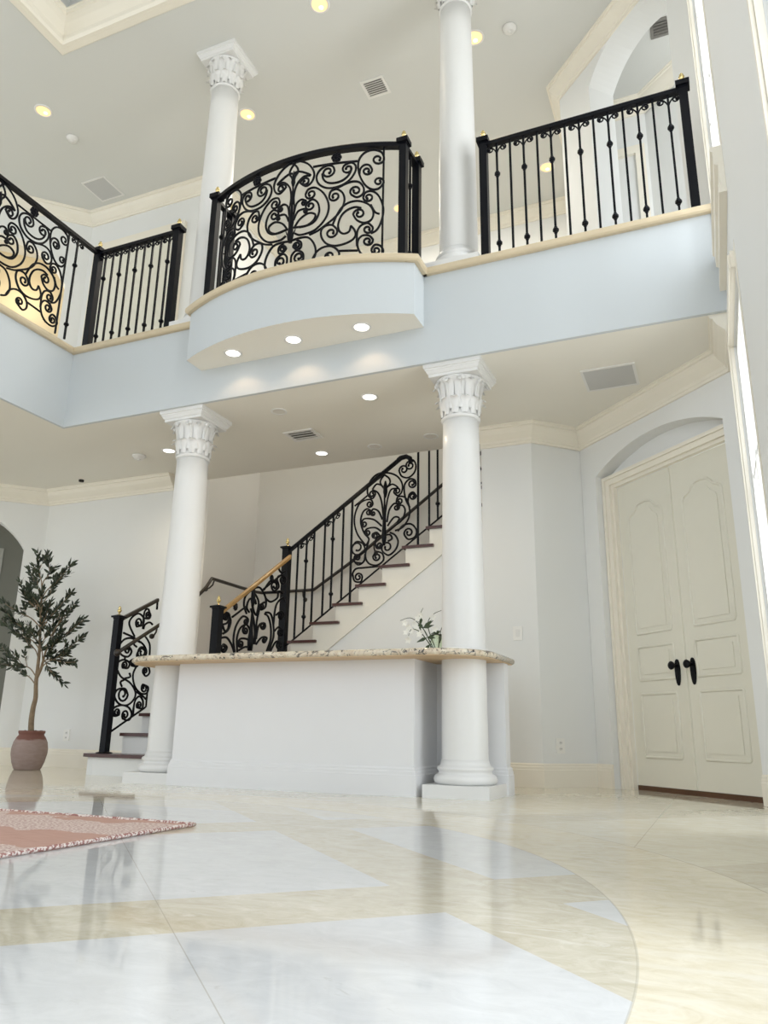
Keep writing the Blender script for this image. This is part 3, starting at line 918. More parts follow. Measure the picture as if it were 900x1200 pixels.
def rail_profile_sweep(pts, parent, w=.024, h=.022, mat=None, name='top_rail', label=None):
    m = MB(); vs = []; n = len(pts)
    prof = [(-w, -h), (w, -h), (w, h * .4), (w * .6, h), (-w * .6, h), (-w, h * .4)]
    for i, p in enumerate(pts):
        p = Vector(p); d = Vector(pts[min(i + 1, n - 1)]) - Vector(pts[max(i - 1, 0)])
        nn = Vector((-d.y, d.x, 0)).normalized()
        vs += [p + nn * a + Vector((0, 0, b)) for a, b in prof]
    fs = []
    for i in range(n - 1):
        fs += [(i * 6 + k, i * 6 + (k + 1) % 6, (i + 1) * 6 + (k + 1) % 6, (i + 1) * 6 + k) for k in range(6)]
    fs += [[0, 1, 2, 3, 4, 5], [(n - 1) * 6 + k for k in range(6)][::-1]]
    m.add(vs, fs, False)
    return m.build(name, mat or IRON, parent, label)
def rosette(parent, p, nrm, r=.05):
    m = MB(); nrm = Vector(nrm).normalized(); a = nrm.orthogonal().normalized(); b = nrm.cross(a)
    p = Vector(p)
    for k in range(8):
        w = 2 * PI * k / 8
        m.ball(p + (a * math.cos(w) + b * math.sin(w)) * r * .62 , r * .34, 8, 5)
    m.ball(p + nrm * .006, r * .36, 8, 5)
    m.tube([p - nrm * .008, p + nrm * .008], r * .8, 14)
    return m.build('rosette', IRON, parent)
def lily(parent, fmap, s=0.0, sign=1):
    # upright flower motif: thick tapering stem and bud on the panel axis
    m = MB()
    zz = [4.26, 4.34, 4.45, 4.56, 4.66, 4.76, 4.83]
    m.tube([fmap(s, z) for z in zz], .022, 8, taper=[.9, 1.15, .8, .55, .42, .34, .4])
    m.tube([fmap(s, z) for z in (4.80, 4.84, 4.88, 4.92, 4.955)], .018, 8, taper=[.5, 1.1, .9, .6, .2])
    for sg in (-1, 1):
        m.tube([fmap(s + sg * a, z) for a, z in ((.012, 4.36), (.022, 4.48), (.022, 4.60), (.014, 4.70))], .007, 6)
    for sg, a, z in ((-1, .03, 4.30), (1, .03, 4.30), (-1, .045, 4.345), (1, .045, 4.345)):
        m.tube([fmap(s, z - .03), fmap(s + sg * a * .7, z - .005), fmap(s + sg * a, z + .03)], .010, 6, taper=.4)
    return m.build('lily', IRON, parent)

ZT = 3.963                                  # top of the stone cap
ZR = 5.075                                  # centre of the balcony top rail
YR = 5.165
# straight railing on the right
t = thing('balcony_railing', 'black iron railing with knuckled straight balusters on the balcony edge at upper right', 'railing', (-.61, YR, ZT), 'iron railings')
off = (-.61, YR, ZT)
xa, xb = -1.375, .165
newel(t, (xa, YR, ZT), 1.125, off=off); newel(t, (xb, YR, ZT), 1.125, off=off)
rail_profile_sweep([(xa + .61, 0, ZR - ZT), (xb + .61, 0, ZR - ZT)], t)
nb = 14
for i in range(nb - 1):
    x = xa + (xb - xa) * (i + 1) / nb + .61
    baluster(t, (x, 0, 0), (x, 0, ZR - ZT - .02), i % 2 == 0, (1, 0, 0), (.80, .155))
# railing on the left: short straight run, corner post, scroll panel along the return
t = thing('balcony_railing', 'black iron railing turning the balcony corner at upper left, scroll panel along one side', 'railing', (-5.43, YR, ZT), 'iron railings')
off = (-5.43, YR, ZT)
xa, xb = -5.43, -4.44
newel(t, (xa, YR, ZT), 1.12, .068, off=off); newel(t, (xb, YR, ZT), 1.12, .068, off=off)
rail_profile_sweep([(0, 0, ZR - ZT), (xb - xa, 0, ZR - ZT)], t)
rail_profile_sweep([(0, 0, ZR - ZT), (0, -2.75, ZR - ZT)], t)
for i in range(9):
    x = (xb - xa) * (i + 1) / 10
    baluster(t, (x, 0, 0), (x, 0, ZR - ZT - .02), i % 2 == 0, (1, 0, 0), (.80, .155))
BOWC = parse(BOW_SCROLLS)
BOWC = [([(u, max(z, ZT + .008)) for u, z in f], [e for e in ey if e[1] > ZT]) for f, ey in BOWC]
cy = 4.765 - .785 - YR
pm = MB()
fm = lambda u, z: (0, cy + u, z - ZT)
add_scrolls(pm, BOWC, fm, .0098, True)
for u in (-.785, .785): pm.tube([fm(u, ZT), fm(u, ZR - .02)], .010, 4, flat=(0, 1, 0))
pan = pm.build('scroll_panel', IRON, t)
lily(pan, fm)
for u in (-.36, .36): rosette(pan, fm(u, 4.995), (1, 0, 0))
for u in (.88, -.88, -1.0):
    baluster(t, (0, cy + u + .02, 0), (0, cy + u + .02, ZR - ZT - .02), u != -1.0, (0, 1, 0), (.80, .155))
newel(t, (-5.43, YR + cy - 1.15, ZT), 1.12, .068, off=off)
# bow railing
t = thing('balcony_railing', 'black iron railing of scrolls round a lily on the bowed balcony in the middle', 'railing', (-2.9, 4.72, ZT), 'iron railings')
off = (-2.9, 4.72, ZT)
RB = 2.23
def fb(u, z):
    a = u / RB
    return (RB * math.sin(a), BCY - RB * math.cos(a) - off[1], z - ZT)
ue = RB * math.asin(.905 / RB)
rail_profile_sweep([fb(-ue + 2 * ue * i / 40, ZR) for i in range(41)], t, .026, .026)
pm = MB()
add_scrolls(pm, BOWC, fb, .0098, True)
for u in (-.782, .782): pm.tube([fb(u, ZT), fb(u, ZR - .02)], .0095, 4, flat=(1, 0, 0))
pan = pm.build('scroll_panel', IRON, t)
lily(pan, fb)
for u in (-.385, .385):
    p = fb(u, 4.995); rosette(pan, p, (-math.sin(u / RB) * -1, -1, 0))
yn = fb(ue, 0)[1] + off[1]
for sx in (-1, 1):
    newel(t, (-2.9 + sx * .92, yn, ZT), 1.115, off=off)
    newel(t, (-2.9 + sx * .935, YR + .01, ZT), 1.115, off=off)
    rail_profile_sweep([(sx * .92, yn - off[1], ZR - ZT), (sx * .935, YR + .01 - off[1], ZR - ZT)], t, name='return_rail')
    xm, ym = sx * .928, (yn + YR) / 2 - off[1]
    baluster(t, (xm, ym, 0), (xm, ym, ZR - ZT - .02), True, (0, 1, 0), (.80, .155), False)

# upper flight railing, on the plane Y = 6.95
YS = 6.95
t = thing('stair_railing', 'black iron railing of the upper stair flight with a lily scroll panel', 'railing', (-4.08, YS, 1.2), 'iron railings')
so2 = (-4.08, YS, 1.2)
L2 = lambda x, z, y=0.0: (x - so2[0], y, z - so2[2])
zbot = lambda x: 1.285 + .722 * (x + 4.0)
ztop = lambda x: 2.285 + .698 * (x + 4.01)
newel(t, (-4.09, YS, ZL_), 1.16, .075, off=so2, base_plate=True)
rail_profile_sweep([L2(-4.06, ztop(-4.06)), L2(-2.80, ztop(-2.80))], t, .022, .020)
m = MB().tube([L2(x, ztop(x)) for x in (-2.83, -2.80)] + [L2(-2.74, ztop(-2.80) + .01), L2(-2.70, ztop(-2.80) - .015), L2(-2.69, ztop(-2.8) - .06)], .026, 8)
m.build('rail_end', IRON, t)
rail_profile_sweep([L2(-4.06, zbot(-4.06)), L2(-1.3, zbot(-1.3))], t, .009, .008, name='bottom_rail')
for x, fy in ((-3.957, False), (-3.857, True), (-3.769, False), (-3.646, False), (-3.553, True), (-3.436, False)):
    zt_ = ztop(x) - .02
    baluster(t, L2(x, zbot(x)), L2(x, zt_), fy, (1, 0, 0), (ztop(x) - .27 - so2[2], zbot(x) + .15 - so2[2]), True, lambda s: .698 * s)
for x in (-3.338, -2.609):
    MB().tube([L2(x, zbot(x) - .10), L2(x, min(ztop(x), 3.9) if x < -3 else 3.60)], .013, 4, flat=(1, 0, 0)).build('frame_bar', IRON, t)
for x in (-2.491, -2.401, -2.30, -2.19, -2.08, -1.97, -1.86):
    baluster(t, L2(x, zbot(x)), L2(x, zbot(x) + 1.15), x in (-2.401, -2.19, -1.97), (1, 0, 0), (zbot(x) + .16 - so2[2],), False)
STC = parse(STAIR_SCROLLS)
pm = MB(); add_scrolls(pm, STC, lambda u, z: L2(u, z), .0100)
pan = pm.build('scroll_panel', IRON, t)
m = MB(); ax = -2.967
m.tube([L2(-2.975, z) for z in (2.22, 2.30, 2.38, 2.5, 2.62, 2.74)], .022, 8, taper=[.6, 1.2, 1, .6, .4, .3])
m.tube([L2(-2.968, z) for z in (2.72, 2.78, 2.85, 2.9)], .02, 8, taper=[.5, 1.2, 1., .4])
m.build('lily', IRON, pan)
# lower flight, right-hand rail with the golden wooden handrail
LA, LB = Vector((-4.17, 5.9)), Vector((-3.99, 6.85)); lt = (LB - LA).normalized()
t = thing('stair_railing', 'short iron scroll railing with golden wooden handrail, left of the upper stair flight', 'railing', (LA.x, LA.y, RL), 'iron railings')
so3 = (LA.x, LA.y, RL)
fl_ = lambda u, z: (lt.x * u, lt.y * u, z - RL)
newel(t, (LA.x, LA.y, RL), 1.30, .075, off=so3, base_plate=True)
rail_profile_sweep([fl_(.03, 1.445), fl_(.96, 2.155)], t, .022, .022, HANDWOOD, 'wooden_rail', 'golden brown wooden handrail')
rail_profile_sweep([fl_(.03, .36), fl_(.98, 1.20)], t, .009, .008, name='bottom_rail')
pm = MB(); add_scrolls(pm, parse(LOWER_SCROLLS), fl_, .0110)
pan = pm.build('scroll_panel', IRON, t)
pm = MB(); pm.tube([fl_(.45, z) for z in (1.14, 1.22, 1.32, 1.45, 1.6)], .024, 8, taper=[1, 1.3, .9, .5, .4]); pm.tube([fl_(.45, z) for z in (1.55, 1.62, 1.72, 1.78)], .02, 8, taper=[.5, 1.2, 1, .3])
pm.build('lily', IRON, pan)
for u, z in ((.22, 1.53), (.70, 1.88)): rosette(pan, fl_(u, z), (-1, -.2, 0), .042)
# lower flight, left-hand rail
XLF = -5.30
t = thing('stair_railing', 'narrow iron scroll railing beside the wall with its newel on the first step', 'railing', (XLF, 5.88, RL), 'iron railings')
so4 = (XLF, 5.88, RL)
fr_ = lambda y, z, x=0.0: (x, y - 5.88, z - RL)
newel(t, (XLF, 5.88, RL), 1.255, .066, off=so4, base_plate=True)
rail_profile_sweep([fr_(5.90, 1.425), fr_(6.42, 1.70)], t, .022, .018, DARKRAIL, label='dark bronze top rail')
MB().tube([fr_(6.42, 1.70), fr_(6.425, 1.60)], .014, 4).build('rail_end', IRON, t)
MB().tube([fr_(6.40, .78), fr_(6.40, .622), fr_(6.388, .614), fr_(5.92, .37)], .010, 6).build('frame_bar', IRON, t)
pm = MB(); add_scrolls(pm, parse(LEFT_SCROLLS), fr_, .0105)
pm.build('scroll_panel', IRON, t)
# handrail along the inside: starts with a knob, follows the wall round the landing and up
t = thing('handrail', 'thin bronze handrail with a knob end running round the stair wall', 'handrail', (-5.2, 5.86, 1.1))
ho = Vector((-5.2, 5.86, 1.1))
hp = [(-5.235, 5.84, 1.10), (-5.235, 6.15, 1.285), (-5.235, 6.50, 1.49), (-5.13, 6.62, 1.60), (-5.0, 6.82, 1.88), (-5.0, 6.915, 2.0), (-5.0, 7.50, 2.0), (-4.985, 7.80, 2.0), (-4.95, 7.88, 2.0), (-4.255, 7.88, 2.0), (-3.775, 7.88, 2.30), (-2.70, 7.88, 3.085), (-2.0, 7.88, 3.58)]
m = MB().tube([Vector(p) - ho for p in hp], .019, 10)
m.build('rail', DARKRAIL, t)
MB().ball(Vector(hp[0]) - ho, .034, 14, 8).build('knob', DARKRAIL, t)
for p, w in (((-5.0, 6.97, 2.0), (-.11, 0)), ((-4.4, 7.88, 2.0), (0, .07)), ((-3.5, 7.88, 2.50), (0, .07)), ((-5.235, 6.38, 1.42), (-.06, .0))):
    p = Vector(p) - ho; q = p + Vector((w[0], w[1], -.10))
    MB().tube([p, p + Vector((w[0] * .2, w[1] * .2, -.06)), p + Vector((w[0] * .55, w[1] * .55, -.09)), q], .009, 8).ball(q, .028, 12, 6).build('bracket', DARKRAIL, t)
# ------------------------------------------------------------------ ceiling fittings
def downlight(loc, label, r=.062, lens=WHITELAMP, group='recessed lights in the lower ceiling', ring=.014):
    t = thing('recessed_light', label, 'light', loc, group)
    MB().lathe([(r - .004, .0), (r - .002, -.006), (r + ring, -.006), (r + ring, 0)], n=32, cap=False).build('trim_ring', WHITEPL, t)
    MB().lathe([(.001, -.003), (r, -.003)], n=32, cap=False).build('lens', lens, t)
    return t
def upper_can(loc, label):
    t = thing('recessed_light', label, 'light', loc, 'recessed lights in the upper ceiling')
    MB().lathe([(.078, 0), (.08, -.008), (.096, -.006), (.10, 0)], n=32, cap=False).build('trim_ring', WHITEPL, t)
    m = MB().lathe([(.001, -.001), (.078, -.002)], n=32, cap=False)
    m.build('reflector', WARMLAMP, t, 'warm yellow reflector')
    MB().ball((.0, .034, -.003), .024, 14, 6, .3).build('bulb', HOTLAMP, t)
    return t
downlight((-3.505, 4.90, 3.46), 'left of three glowing recessed lights under the bowed balcony', group='recessed lights under the bow')
downlight((-2.915, 4.88, 3.46), 'middle of three glowing recessed lights under the bowed balcony', group='recessed lights under the bow')
downlight((-2.316, 4.90, 3.46), 'right of three glowing recessed lights under the bowed balcony', group='recessed lights under the bow')
downlight((-2.507, 5.496, ZC), 'glowing recessed light just left of the right column capital under the balcony')
downlight((-3.525, 6.581, ZC), 'glowing recessed light near the stairs, behind the small square air vent')
downlight((-4.96, 5.962, ZC), 'glowing recessed light beside the capital of the left column')
downlight((-3.387, 5.489, ZC), 'unlit round recessed light in front of the small air vent', .058, NSKY)
downlight((-2.939, 6.592, ZC), 'unlit round recessed light above the top of the stair handrail', .058, NSKY)
downlight((-2.323, 6.53, ZC), 'unlit round recessed light above the stairs, next to the right column', .058, NSKY)
m = MB().lathe([(.001, -.022), (.028, -.02), (.03, 0)], n=20)
tag(m.build('sprinkler_head', DARKV, shift=(0, 0, 0)), 'tiny dark round fitting on the ceiling above the crown at left', 'fitting').location = (-6.537, 6.40, ZC)
for loc, lab in (((-2.951, 5.10, ZU), 'warm recessed light at the top edge, above the bowed balcony'), ((-6.503, 5.10, ZU), 'warm recessed light on the upper ceiling at far left'),
                 ((-4.36, 6.023, ZU), 'warm recessed light beside the capital of the upper left column'), ((-1.669, 6.022, ZU), 'warm recessed light beside the upper right column'),
                 ((-1.368, 8.15, ZU), 'warm recessed light seen between the balusters of the right railing'), ((-3.35, 8.2, ZU), 'warm recessed light seen through the scrolls of the bowed railing')):
    upper_can(loc, lab)
def detector(loc, label):
    t = thing('smoke_detector', label, 'smoke detector', loc, 'smoke detectors')
    MB().lathe([(.07, 0), (.07, -.012), (.055, -.02), (.05, -.036), (.03, -.042), (.001, -.042)], n=28).build('housing', WHITEPL, t)
    MB().lathe([(.02, -.041), (.02, -.05), (.001, -.05)], n=16).build('cap', WHITEPL, t)
detector((-6.51, 5.554, ZU), 'white smoke detector on the upper ceiling at left')
detector((-1.315, 6.049, ZU), 'white smoke detector on the upper ceiling right of the tall column')
detector((-5.353, 5.976, ZC), 'white smoke detector on the lower ceiling left of the left column')
def vent(loc, label, w, d, n, mat=WHITEPL):
    t = thing('air_vent', label, 'air vent', loc, 'ceiling air vents')
    m = MB()
    for (x0, x1, y0, y1) in ((-w, w, -d, -d + .03), (-w, w, d - .03, d), (-w, -w + .03, -d + .03, d - .03), (w - .03, w, -d + .03, d - .03)):
        m.box(x0, x1, y0, y1, -.012, 0)
    m.build('frame', mat, t)
    MB().box(-w + .03, w - .03, -d + .03, d - .03, -.002, -.0005).build('duct', DUCT, t)
    m = MB()
    for i in range(n):
        y = -d + .04 + (2 * d - .08) * (i + .5) / n
        m.obox((0, y, -.010), (w - .03, 0, 0), (0, (d - .04) / n * .80, .006), (0, 0, .0015))
    m.build('slats', mat, t)
vent((-2.845, 6.215, ZU), 'white louvred air vent on the upper ceiling above the bowed balcony', .135, .125, 6)
vent((-3.455, 6.06, ZC), 'white louvred air vent on the lower ceiling between the columns', .155, .12, 3)
vent((.085, 6.60, ZU), 'dark air vent inside the upper arched alcove', .11, .11, 4, DUCT)
def grille(loc, label, w, d):
    t = thing('ceiling_speaker', label, 'speaker', loc, 'ceiling speakers')
    m = MB()
    for (x0, x1, y0, y1) in ((-w, w, -d, -d + .02), (-w, w, d - .02, d), (-w, -w + .02, -d + .02, d - .02), (w - .02, w, -d + .02, d - .02)):
        m.box(x0, x1, y0, y1, -.010, 0)
    m.build('frame', WHITEPL, t)
    MB().box(-w + .02, w - .02, -d + .02, d - .02, -.007, 0).build('grille', GREYGR, t)
grille((-.57, 5.84, ZC), 'grey rectangular speaker grille on the ceiling near the double door', .205, .20)
grille((-6.81, 6.395, ZU), 'grey square speaker grille on the upper ceiling at left', .185, .195)

# lamps
def spot(loc, e, col=(1, .80, .52), size=150, blend=1.0, aim=None):
    d = bpy.data.lights.new('lamp', 'SPOT'); d.energy = e; d.color = col; d.spot_size = math.radians(size); d.spot_blend = blend; d.shadow_soft_size = .04
    o = bpy.data.objects.new('lamp', d); COL.objects.link(o); o.location = loc
    if aim: o.rotation_euler = Vector(aim).to_track_quat('-Z', 'Y').to_euler()
for x in (-3.505, -2.915, -2.316): spot((x, 4.90, 3.45), 3.6, col=(1, .66, .36), size=124, blend=.5)
for p in ((-2.507, 5.496), (-3.525, 6.581), (-4.96, 5.962)): spot((p[0], p[1], 3.12), 26)
for p in ((-2.951, 5.10), (-6.503, 5.10), (-4.36, 6.02), (-1.669, 6.02), (-1.368, 8.15), (-3.35, 8.2)): spot((p[0], p[1], ZU - .03), 12)
d = bpy.data.lights.new('hall_lamp', 'POINT'); d.energy = 9; d.color = (1, .80, .52); d.shadow_soft_size = .2
o = bpy.data.objects.new('hall_lamp', d); COL.objects.link(o); o.location = (-8.6, 6.9, 6.4)

# ------------------------------------------------------------------ switch and sockets
def wall_plate(loc, rotz, label, kind):
    t = thing('light_switch' if kind == 'switch' else 'power_outlet', label, 'light switch' if kind == 'switch' else 'power outlet', loc)
    t.rotation_euler = (0, 0, rotz)
    MB().box(-.040, .040, -.010, -.0005, -.060, .060).build('cover_plate', PLATE, t)
    if kind == 'switch':
        MB().obox((0, -.012, 0), (.016, 0, 0), (0, .004, .0), (0, -.003, .032)).build('rocker', WHITEPL, t)
    else:
        for z in (-.024, .024):
            s_ = MB().lathe([(.001, 0), (.016, 0), (.016, .003)], n=18)
            s_.v = [(x, -.010 - zz, z + y) for x, y, zz in s_.v]
            so_ = s_.build('socket', WHITEPL, t)
            MB().box(-.007, -.005, -.0145, -.0128, z - .005, z + .006).box(.005, .007, -.0145, -.0128, z - .005, z + .006).build('slots', DARKV, so_)
wall_plate((-1.556, 6.60, 1.25), 0, 'white rocker light switch on the wall right of the bar', 'switch')
wall_plate((-1.261, 6.719, .327), PI / 4, 'white power outlet low on the wall left of the double door', 'outlet')
wall_plate((-6.53, 6.65, .33), 0, 'white power outlet low on the wall behind the olive tree', 'outlet')

# ------------------------------------------------------------------ rug
t = thing('rug', 'rose and cream woven rug lying on the marble floor at left', 'rug', (-3.6, 1.8, 0))
m = MB(); x0, x1, y0, y1 = -1.43, 1.415, -1.6, 1.235
nx, ny = 40, 36; vs = []
for j in range(ny + 1):
    for i in range(nx + 1):
        vs.append((x0 + (x1 - x0) * i / nx, y0 + (y1 - y0) * j / ny, .010 + .002 * math.sin(i * 1.7 + j * .6)))
fs = [(j * (nx + 1) + i, j * (nx + 1) + i + 1, (j + 1) * (nx + 1) + i + 1, (j + 1) * (nx + 1) + i) for j in range(ny) for i in range(nx)]
m.add(vs, fs, True).box(x0, x1, y0, y1, .0005, .0075)
m.build('pile', RUG, t)
e = []
cor = [(x0, y0), (x1, y0), (x1, y1), (x0, y1)]
for k in range(4):
    a, b = cor[k], cor[(k + 1) % 4]
    for i in range(60):
        e.append((a[0] + (b[0] - a[0]) * i / 60, a[1] + (b[1] - a[1]) * i / 60 , .0085 + .0015 * (i % 2)))
MB().tube(e, .008, 6, closed=True).build('binding', RUGEDGE, t, 'speckled bound edge')

# ------------------------------------------------------------------ olive tree
PC = (-6.445, 6.09)
t = thing('potted_olive_tree', 'tall olive tree with thin leaves in a terracotta pot by the left wall', 'potted tree', (PC[0], PC[1], 0))
po = Vector((PC[0], PC[1], 0))
MB().lathe([(r_ * .70, z_) for r_, z_ in ((.001, .0), (.170, .0), (.186, .012), (.218, .07), (.242, .15), (.244, .20), (.228, .262), (.192, .312), (.172, .328), (.168, .340), (.180, .352), (.183, .366), (.174, .374), (.156, .372), (.154, .345), (.001, .335))], n=48, cap=False).build('pot', POT, t)
m = MB().lathe([(.001, .352), (.06, .356), (.110, .346)], n=30, cap=False)
for k in range(60):
    a = random.uniform(0, 2 * PI); r = .10 * random.random() ** .5
    m.ball((r * math.cos(a), r * math.sin(a), .352 + random.uniform(0, .012)), random.uniform(.008, .018), 6, 4)
m.build('soil', SOIL, t)
trunk = [(-6.443, 6.08, .34), (-6.468, 6.085, .467), (-6.462, 6.08, .60), (-6.448, 6.08, .70), (-6.470, 6.08, .849), (-6.474, 6.08, .978), (-6.482, 6.08, 1.153), (-6.503, 6.08, 1.33), (-6.532, 6.08, 1.555), (-6.565, 6.08, 1.80)]
limb = [(-6.468, 6.08, .90), (-6.42, 6.07, .985), (-6.394, 6.06, 1.055), (-6.383, 6.06, 1.124), (-6.345, 6.05, 1.237), (-6.300, 6.05, 1.36)]
T = crom(trunk, 5); Lm = crom(limb, 5)
m = MB().tube([Vector(p) - po for p in T], .030, 9, taper=.28)
m.tube([Vector(p) - po for p in Lm], .018, 8, taper=.3)
m.build('trunk', BARK, t)
TIPS = [(-6.52, 5.92, 2.19), (-6.58, 6.11, 2.21), (-6.12, 6.0, 2.06), (-6.85, 6.14, 2.07), (-7.20, 6.0, 1.79), (-6.77, 5.82, 1.57), (-5.85, 5.79, 1.71), (-6.05, 6.2, 1.5), (-5.77, 5.94, 1.29), (-5.82, 5.92, 1.03), (-7.12, 6.1, 1.53), (-7.04, 6.06, 1.25), (-7.0, 6.1, 1.09), (-6.22, 6.07, .91), (-6.45, 6.16, 1.96), (-6.66, 5.87, 1.87), (-6.5, 6.16, 1.7), (-6.92, 6.2, 1.89), (-6.21, 6.09, 1.45), (-6.35, 5.9, 1.78), (-6.62, 6.2, 1.66), (-6.15, 6.15, 1.66), (-6.3, 5.85, 1.35), (-6.55, 5.85, 1.42), (-6.12, 5.9, 1.22), (-6.40, 6.2, 1.55), (-6.75, 6.2, 1.75)]
br = MB(); lf = MB()
def olive_leaf(p, d, L):
    d = d.normalized(); a = d.orthogonal().normalized()
    a = Matrix.Rotation(random.uniform(0, 2 * PI), 3, d) @ a
    n_ = d.cross(a); w = L * .15
    q = lambda u, s, k=0: p + d * (L * u) + a * (w * s) + n_ * (L * k)
    lf.add([q(0, 0), q(.3, 1, .02), q(.3, 0, -.01), q(.3, -1, .02), q(.7, .85, .0), q(.7, 0, -.03), q(.7, -.85, .0), q(1, 0, -.06)],
           [(0, 1, 2), (0, 2, 3), (1, 4, 5, 2), (2, 5, 6, 3), (4, 7, 5), (5, 7, 6)], True)
def twig(pts, r):
    br.tube(pts, r, 6, taper=.35)
    n_ = len(pts)
    for i in range(int(n_ * .38), n_ - 1):
        p, q = Vector(pts[i]), Vector(pts[i + 1]); d = (q - p).normalized()
        steps = max(1, int((q - p).length / .0075))
        for k in range(steps):
            base = p + (q - p) * (k / steps)
            side = Matrix.Rotation(random.uniform(0, 2 * PI), 3, d) @ d.orthogonal().normalized()
            olive_leaf(base, d * random.uniform(.5, 1.0) + side * random.uniform(.35, .8), random.uniform(.05, .092))
    p, q = Vector(pts[-2]), Vector(pts[-1]); olive_leaf(q, q - p, .07)
for tip in TIPS:
    tip = Vector(tip)
    src = Lm if (tip.x > -6.36 and tip.z < 1.75 and random.random() < .75) else T
    best = min(src[int(len(src) * .42):], key=lambda p: (Vector(p) - tip).length + .9 * max(0, p[2] - tip.z + .34) * 3)
    s0 = Vector(best); dv = tip - s0
    mid = s0 + dv * .5 + Vector((random.uniform(-.03, .03), random.uniform(-.03, .03), .02 - .05 * random.random()))
    pts = [Vector(p) - po for p in crom([tuple(s0), tuple(s0 + dv * .2 + Vector((0, 0, .03))), tuple(mid), tuple(tip)], 5)]
    twig(pts, .0075)
    for k in range(2):
        b0 = pts[random.randint(6, 11)]
        dd = (dv.normalized() + Vector((random.uniform(-.8, .8), random.uniform(-.8, .8), random.uniform(-.2, .7)))).normalized() * random.uniform(.10, .22)
        twig(crom([tuple(b0), tuple(b0 + dd * .5 + Vector((0, 0, .01))), tuple(b0 + dd)], 4), .0045)
br.build('branches', BARK, t)
lf.build('foliage', LEAF, t, 'narrow dark olive leaves')

# ------------------------------------------------------------------ flowers on the counter
t = thing('vase_of_flowers', 'glass vase of small white flowers on the counter beside the right column', 'flower vase', (-1.885, 5.42, .96))
vo = Vector((-1.885, 5.42, .96))
MB().lathe([(.036, 0), (.042, .006), (.05, .05), (.046, .10), (.038, .135), (.042, .15), (.039, .15), (.035, .135), (.043, .10), (.046, .05), (.038, .01), (.001, .008)], n=28, cap=False).build('vase', GLASSV, t)
W = lambda p: Vector(p) - vo
stems = [[(-1.895, 5.42, .975), (-1.93, 5.4, 1.06), (-1.985, 5.4, 1.16), (-2.02, 5.4, 1.23), (-1.985, 5.4, 1.31)],
         [(-1.89, 5.42, .975), (-1.94, 5.41, 1.07), (-1.98, 5.4, 1.15), (-2.07, 5.39, 1.235), (-2.16, 5.38, 1.22)],
         [(-1.88, 5.42, .975), (-1.92, 5.42, 1.07), (-1.955, 5.42, 1.19), (-1.92, 5.43, 1.26), (-1.85, 5.43, 1.29)],
         [(-1.88, 5.43, .975), (-1.87, 5.43, 1.06), (-1.86, 5.44, 1.14), (-1.845, 5.44, 1.18)],
         [(-1.89, 5.41, .975), (-1.95, 5.38, 1.07), (-2.0, 5.37, 1.13), (-2.06, 5.36, 1.15), (-2.085, 5.36, 1.10)]]
for sidx, s_ in enumerate(stems):
    pts = [W(p) for p in crom(s_, 6)]
    MB().tube(pts, .0045, 6, taper=.4).build('stem', GREEN, t)
lm = MB()
def blade(p, d, L, w):
    d = Vector(d).normalized(); a = d.cross(Vector((.2, -1, .1))).normalized(); p = Vector(p)
    lm.add([p, p + d * L * .4 + a * w, p + d * L * .45 + Vector((0, -.006, 0)), p + d * L * .4 - a * w, p + d * L], [(0, 1, 2), (0, 2, 3), (1, 4, 2), (2, 4, 3)], True)
for p, d, L in (((-1.985, 5.4, 1.16), (1, 0, .6), .10), ((-1.985, 5.4, 1.16), (.8, 0, .1), .09), ((-2.0, 5.4, 1.19), (-.2, 0, 1), .07), ((-1.95, 5.4, 1.09), (-1, 0, -.3), .09), ((-1.95, 5.4, 1.09), (1, 0, .2), .08), ((-1.86, 5.44, 1.14), (-1, 0, -.4), .08), ((-1.86, 5.44, 1.15), (.7, 0, .4), .06), ((-1.93, 5.4, 1.04), (-.6, 0, -.5), .07), ((-2.02, 5.4, 1.2), (.4, 0, -.8), .07), ((-1.86, 5.44, 1.12), (-.2, 0, -1), .08)):
    for k in range(2):
        blade(W(p), Vector(d) + Vector((random.uniform(-.3, .3), random.uniform(-.5, .2), random.uniform(-.3, .3))), L, .013)
lm.build('leaves', GREEN, t)
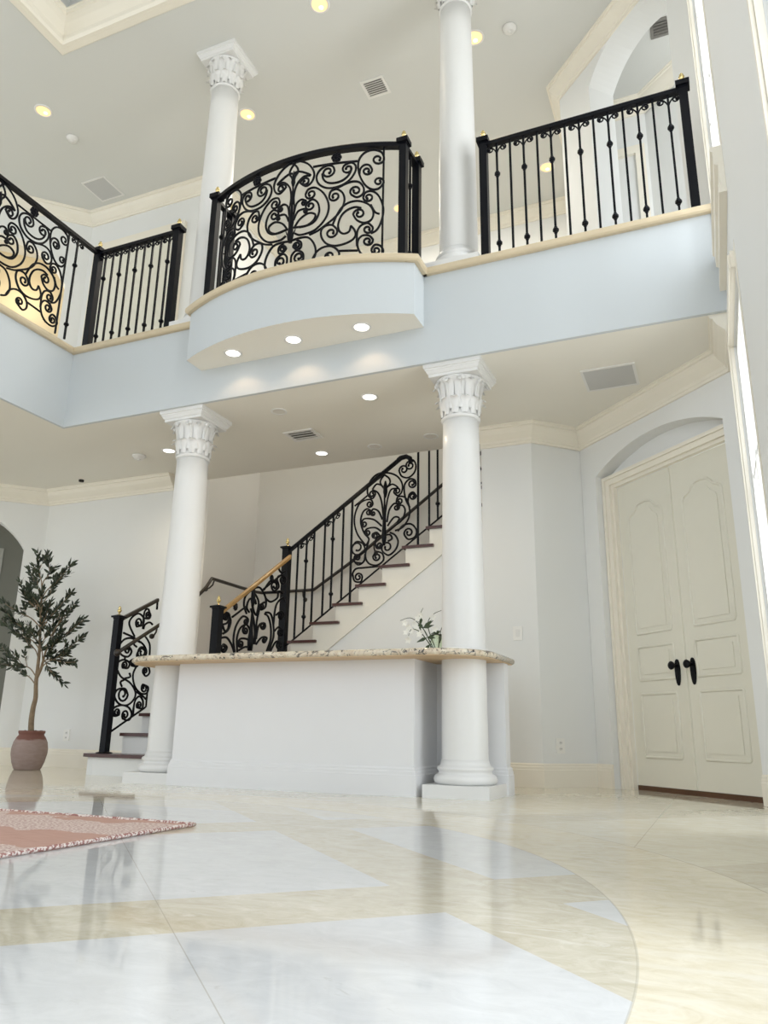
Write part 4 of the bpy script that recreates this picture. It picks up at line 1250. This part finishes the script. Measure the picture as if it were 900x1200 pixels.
for p in ((-2.05, 5.39, 1.19), (-2.02, 5.38, 1.23), (-2.09, 5.38, 1.17), (-2.03, 5.38, 1.16), (-1.99, 5.38, 1.25), (-2.11, 5.38, 1.13), (-2.09, 5.37, 1.07), (-2.12, 5.38, 1.20), (-1.92, 5.43, 1.24), (-2.0, 5.37, 1.11), (-2.06, 5.36, 1.14), (-1.90, 5.42, 1.15)):
    m = MB(); c = W(p)
    ax = Vector((random.uniform(-.5, .5), -1, random.uniform(-.4, .5))).normalized(); a = ax.orthogonal().normalized(); b = ax.cross(a)
    for k in range(5):
        w = 2 * PI * k / 5; d = a * math.cos(w) + b * math.sin(w); s_ = ax.cross(d)
        m.add([c, c + d * .014 + s_ * .010 + ax * .004, c + d * .029 + ax * .010, c + d * .014 - s_ * .010 + ax * .003], [(0, 1, 2, 3)], True)
    m.ball(c + ax * .003, .004, 6, 4)
    m.build('blossom', PETAL, t)

# ------------------------------------------------------------------ daylight
w = bpy.data.worlds.new('daylight'); SC.world = w; w.use_nodes = True
nt = w.node_tree; bg = nt.nodes['Background']
tc = nt.nodes.new('ShaderNodeTexCoord'); sx = nt.nodes.new('ShaderNodeSeparateXYZ'); mr = nt.nodes.new('ShaderNodeMapRange'); mx = nt.nodes.new('ShaderNodeMix'); mx.data_type = 'RGBA'
nt.links.new(tc.outputs['Generated'], sx.inputs[0]); nt.links.new(sx.outputs[2], mr.inputs[0])
mr.inputs[1].default_value = -.25; mr.inputs[2].default_value = .35
mx.inputs[6].default_value = (.80, .81, .80, 1); mx.inputs[7].default_value = (.86, .96, 1.085, 1)
nt.links.new(mr.outputs[0], mx.inputs[0]); nt.links.new(mx.outputs[2], bg.inputs['Color'])
bg.inputs['Strength'].default_value = 1.75
SC.view_settings.view_transform = 'Standard'
SC.view_settings.look = 'None'
SC.view_settings.exposure = 0.0

def area(name, loc, aim, sx, sy, e, col):
    d = bpy.data.lights.new(name, 'AREA'); d.shape = 'RECTANGLE'; d.size = sx; d.size_y = sy; d.energy = e; d.color = col
    o = bpy.data.objects.new(name, d); COL.objects.link(o); o.location = loc
    o.rotation_euler = Vector(aim).to_track_quat('-Z', 'Y').to_euler()
# added fill lamp that brightens the stair well from above
area('stair_fill_light', (-3.2, 7.5, 7.1), (0, 0, -1), 2.6, .9, 55, (1, .94, .84))
# daylight standing outside the tall windows
for y0, y1 in WIN:
    for z0, z1 in ((ZL0, ZL1), (ZH0, ZH1)):
        area('window_daylight', (1.3, (y0 + y1) / 2, (z0 + z1) / 2), (-1, 0, 0), 1.4, z1 - z0, (80 if y0 > 3 else 150) if z0 > 3 else (36 if y0 > 3 else 60), (.93, .97, 1))
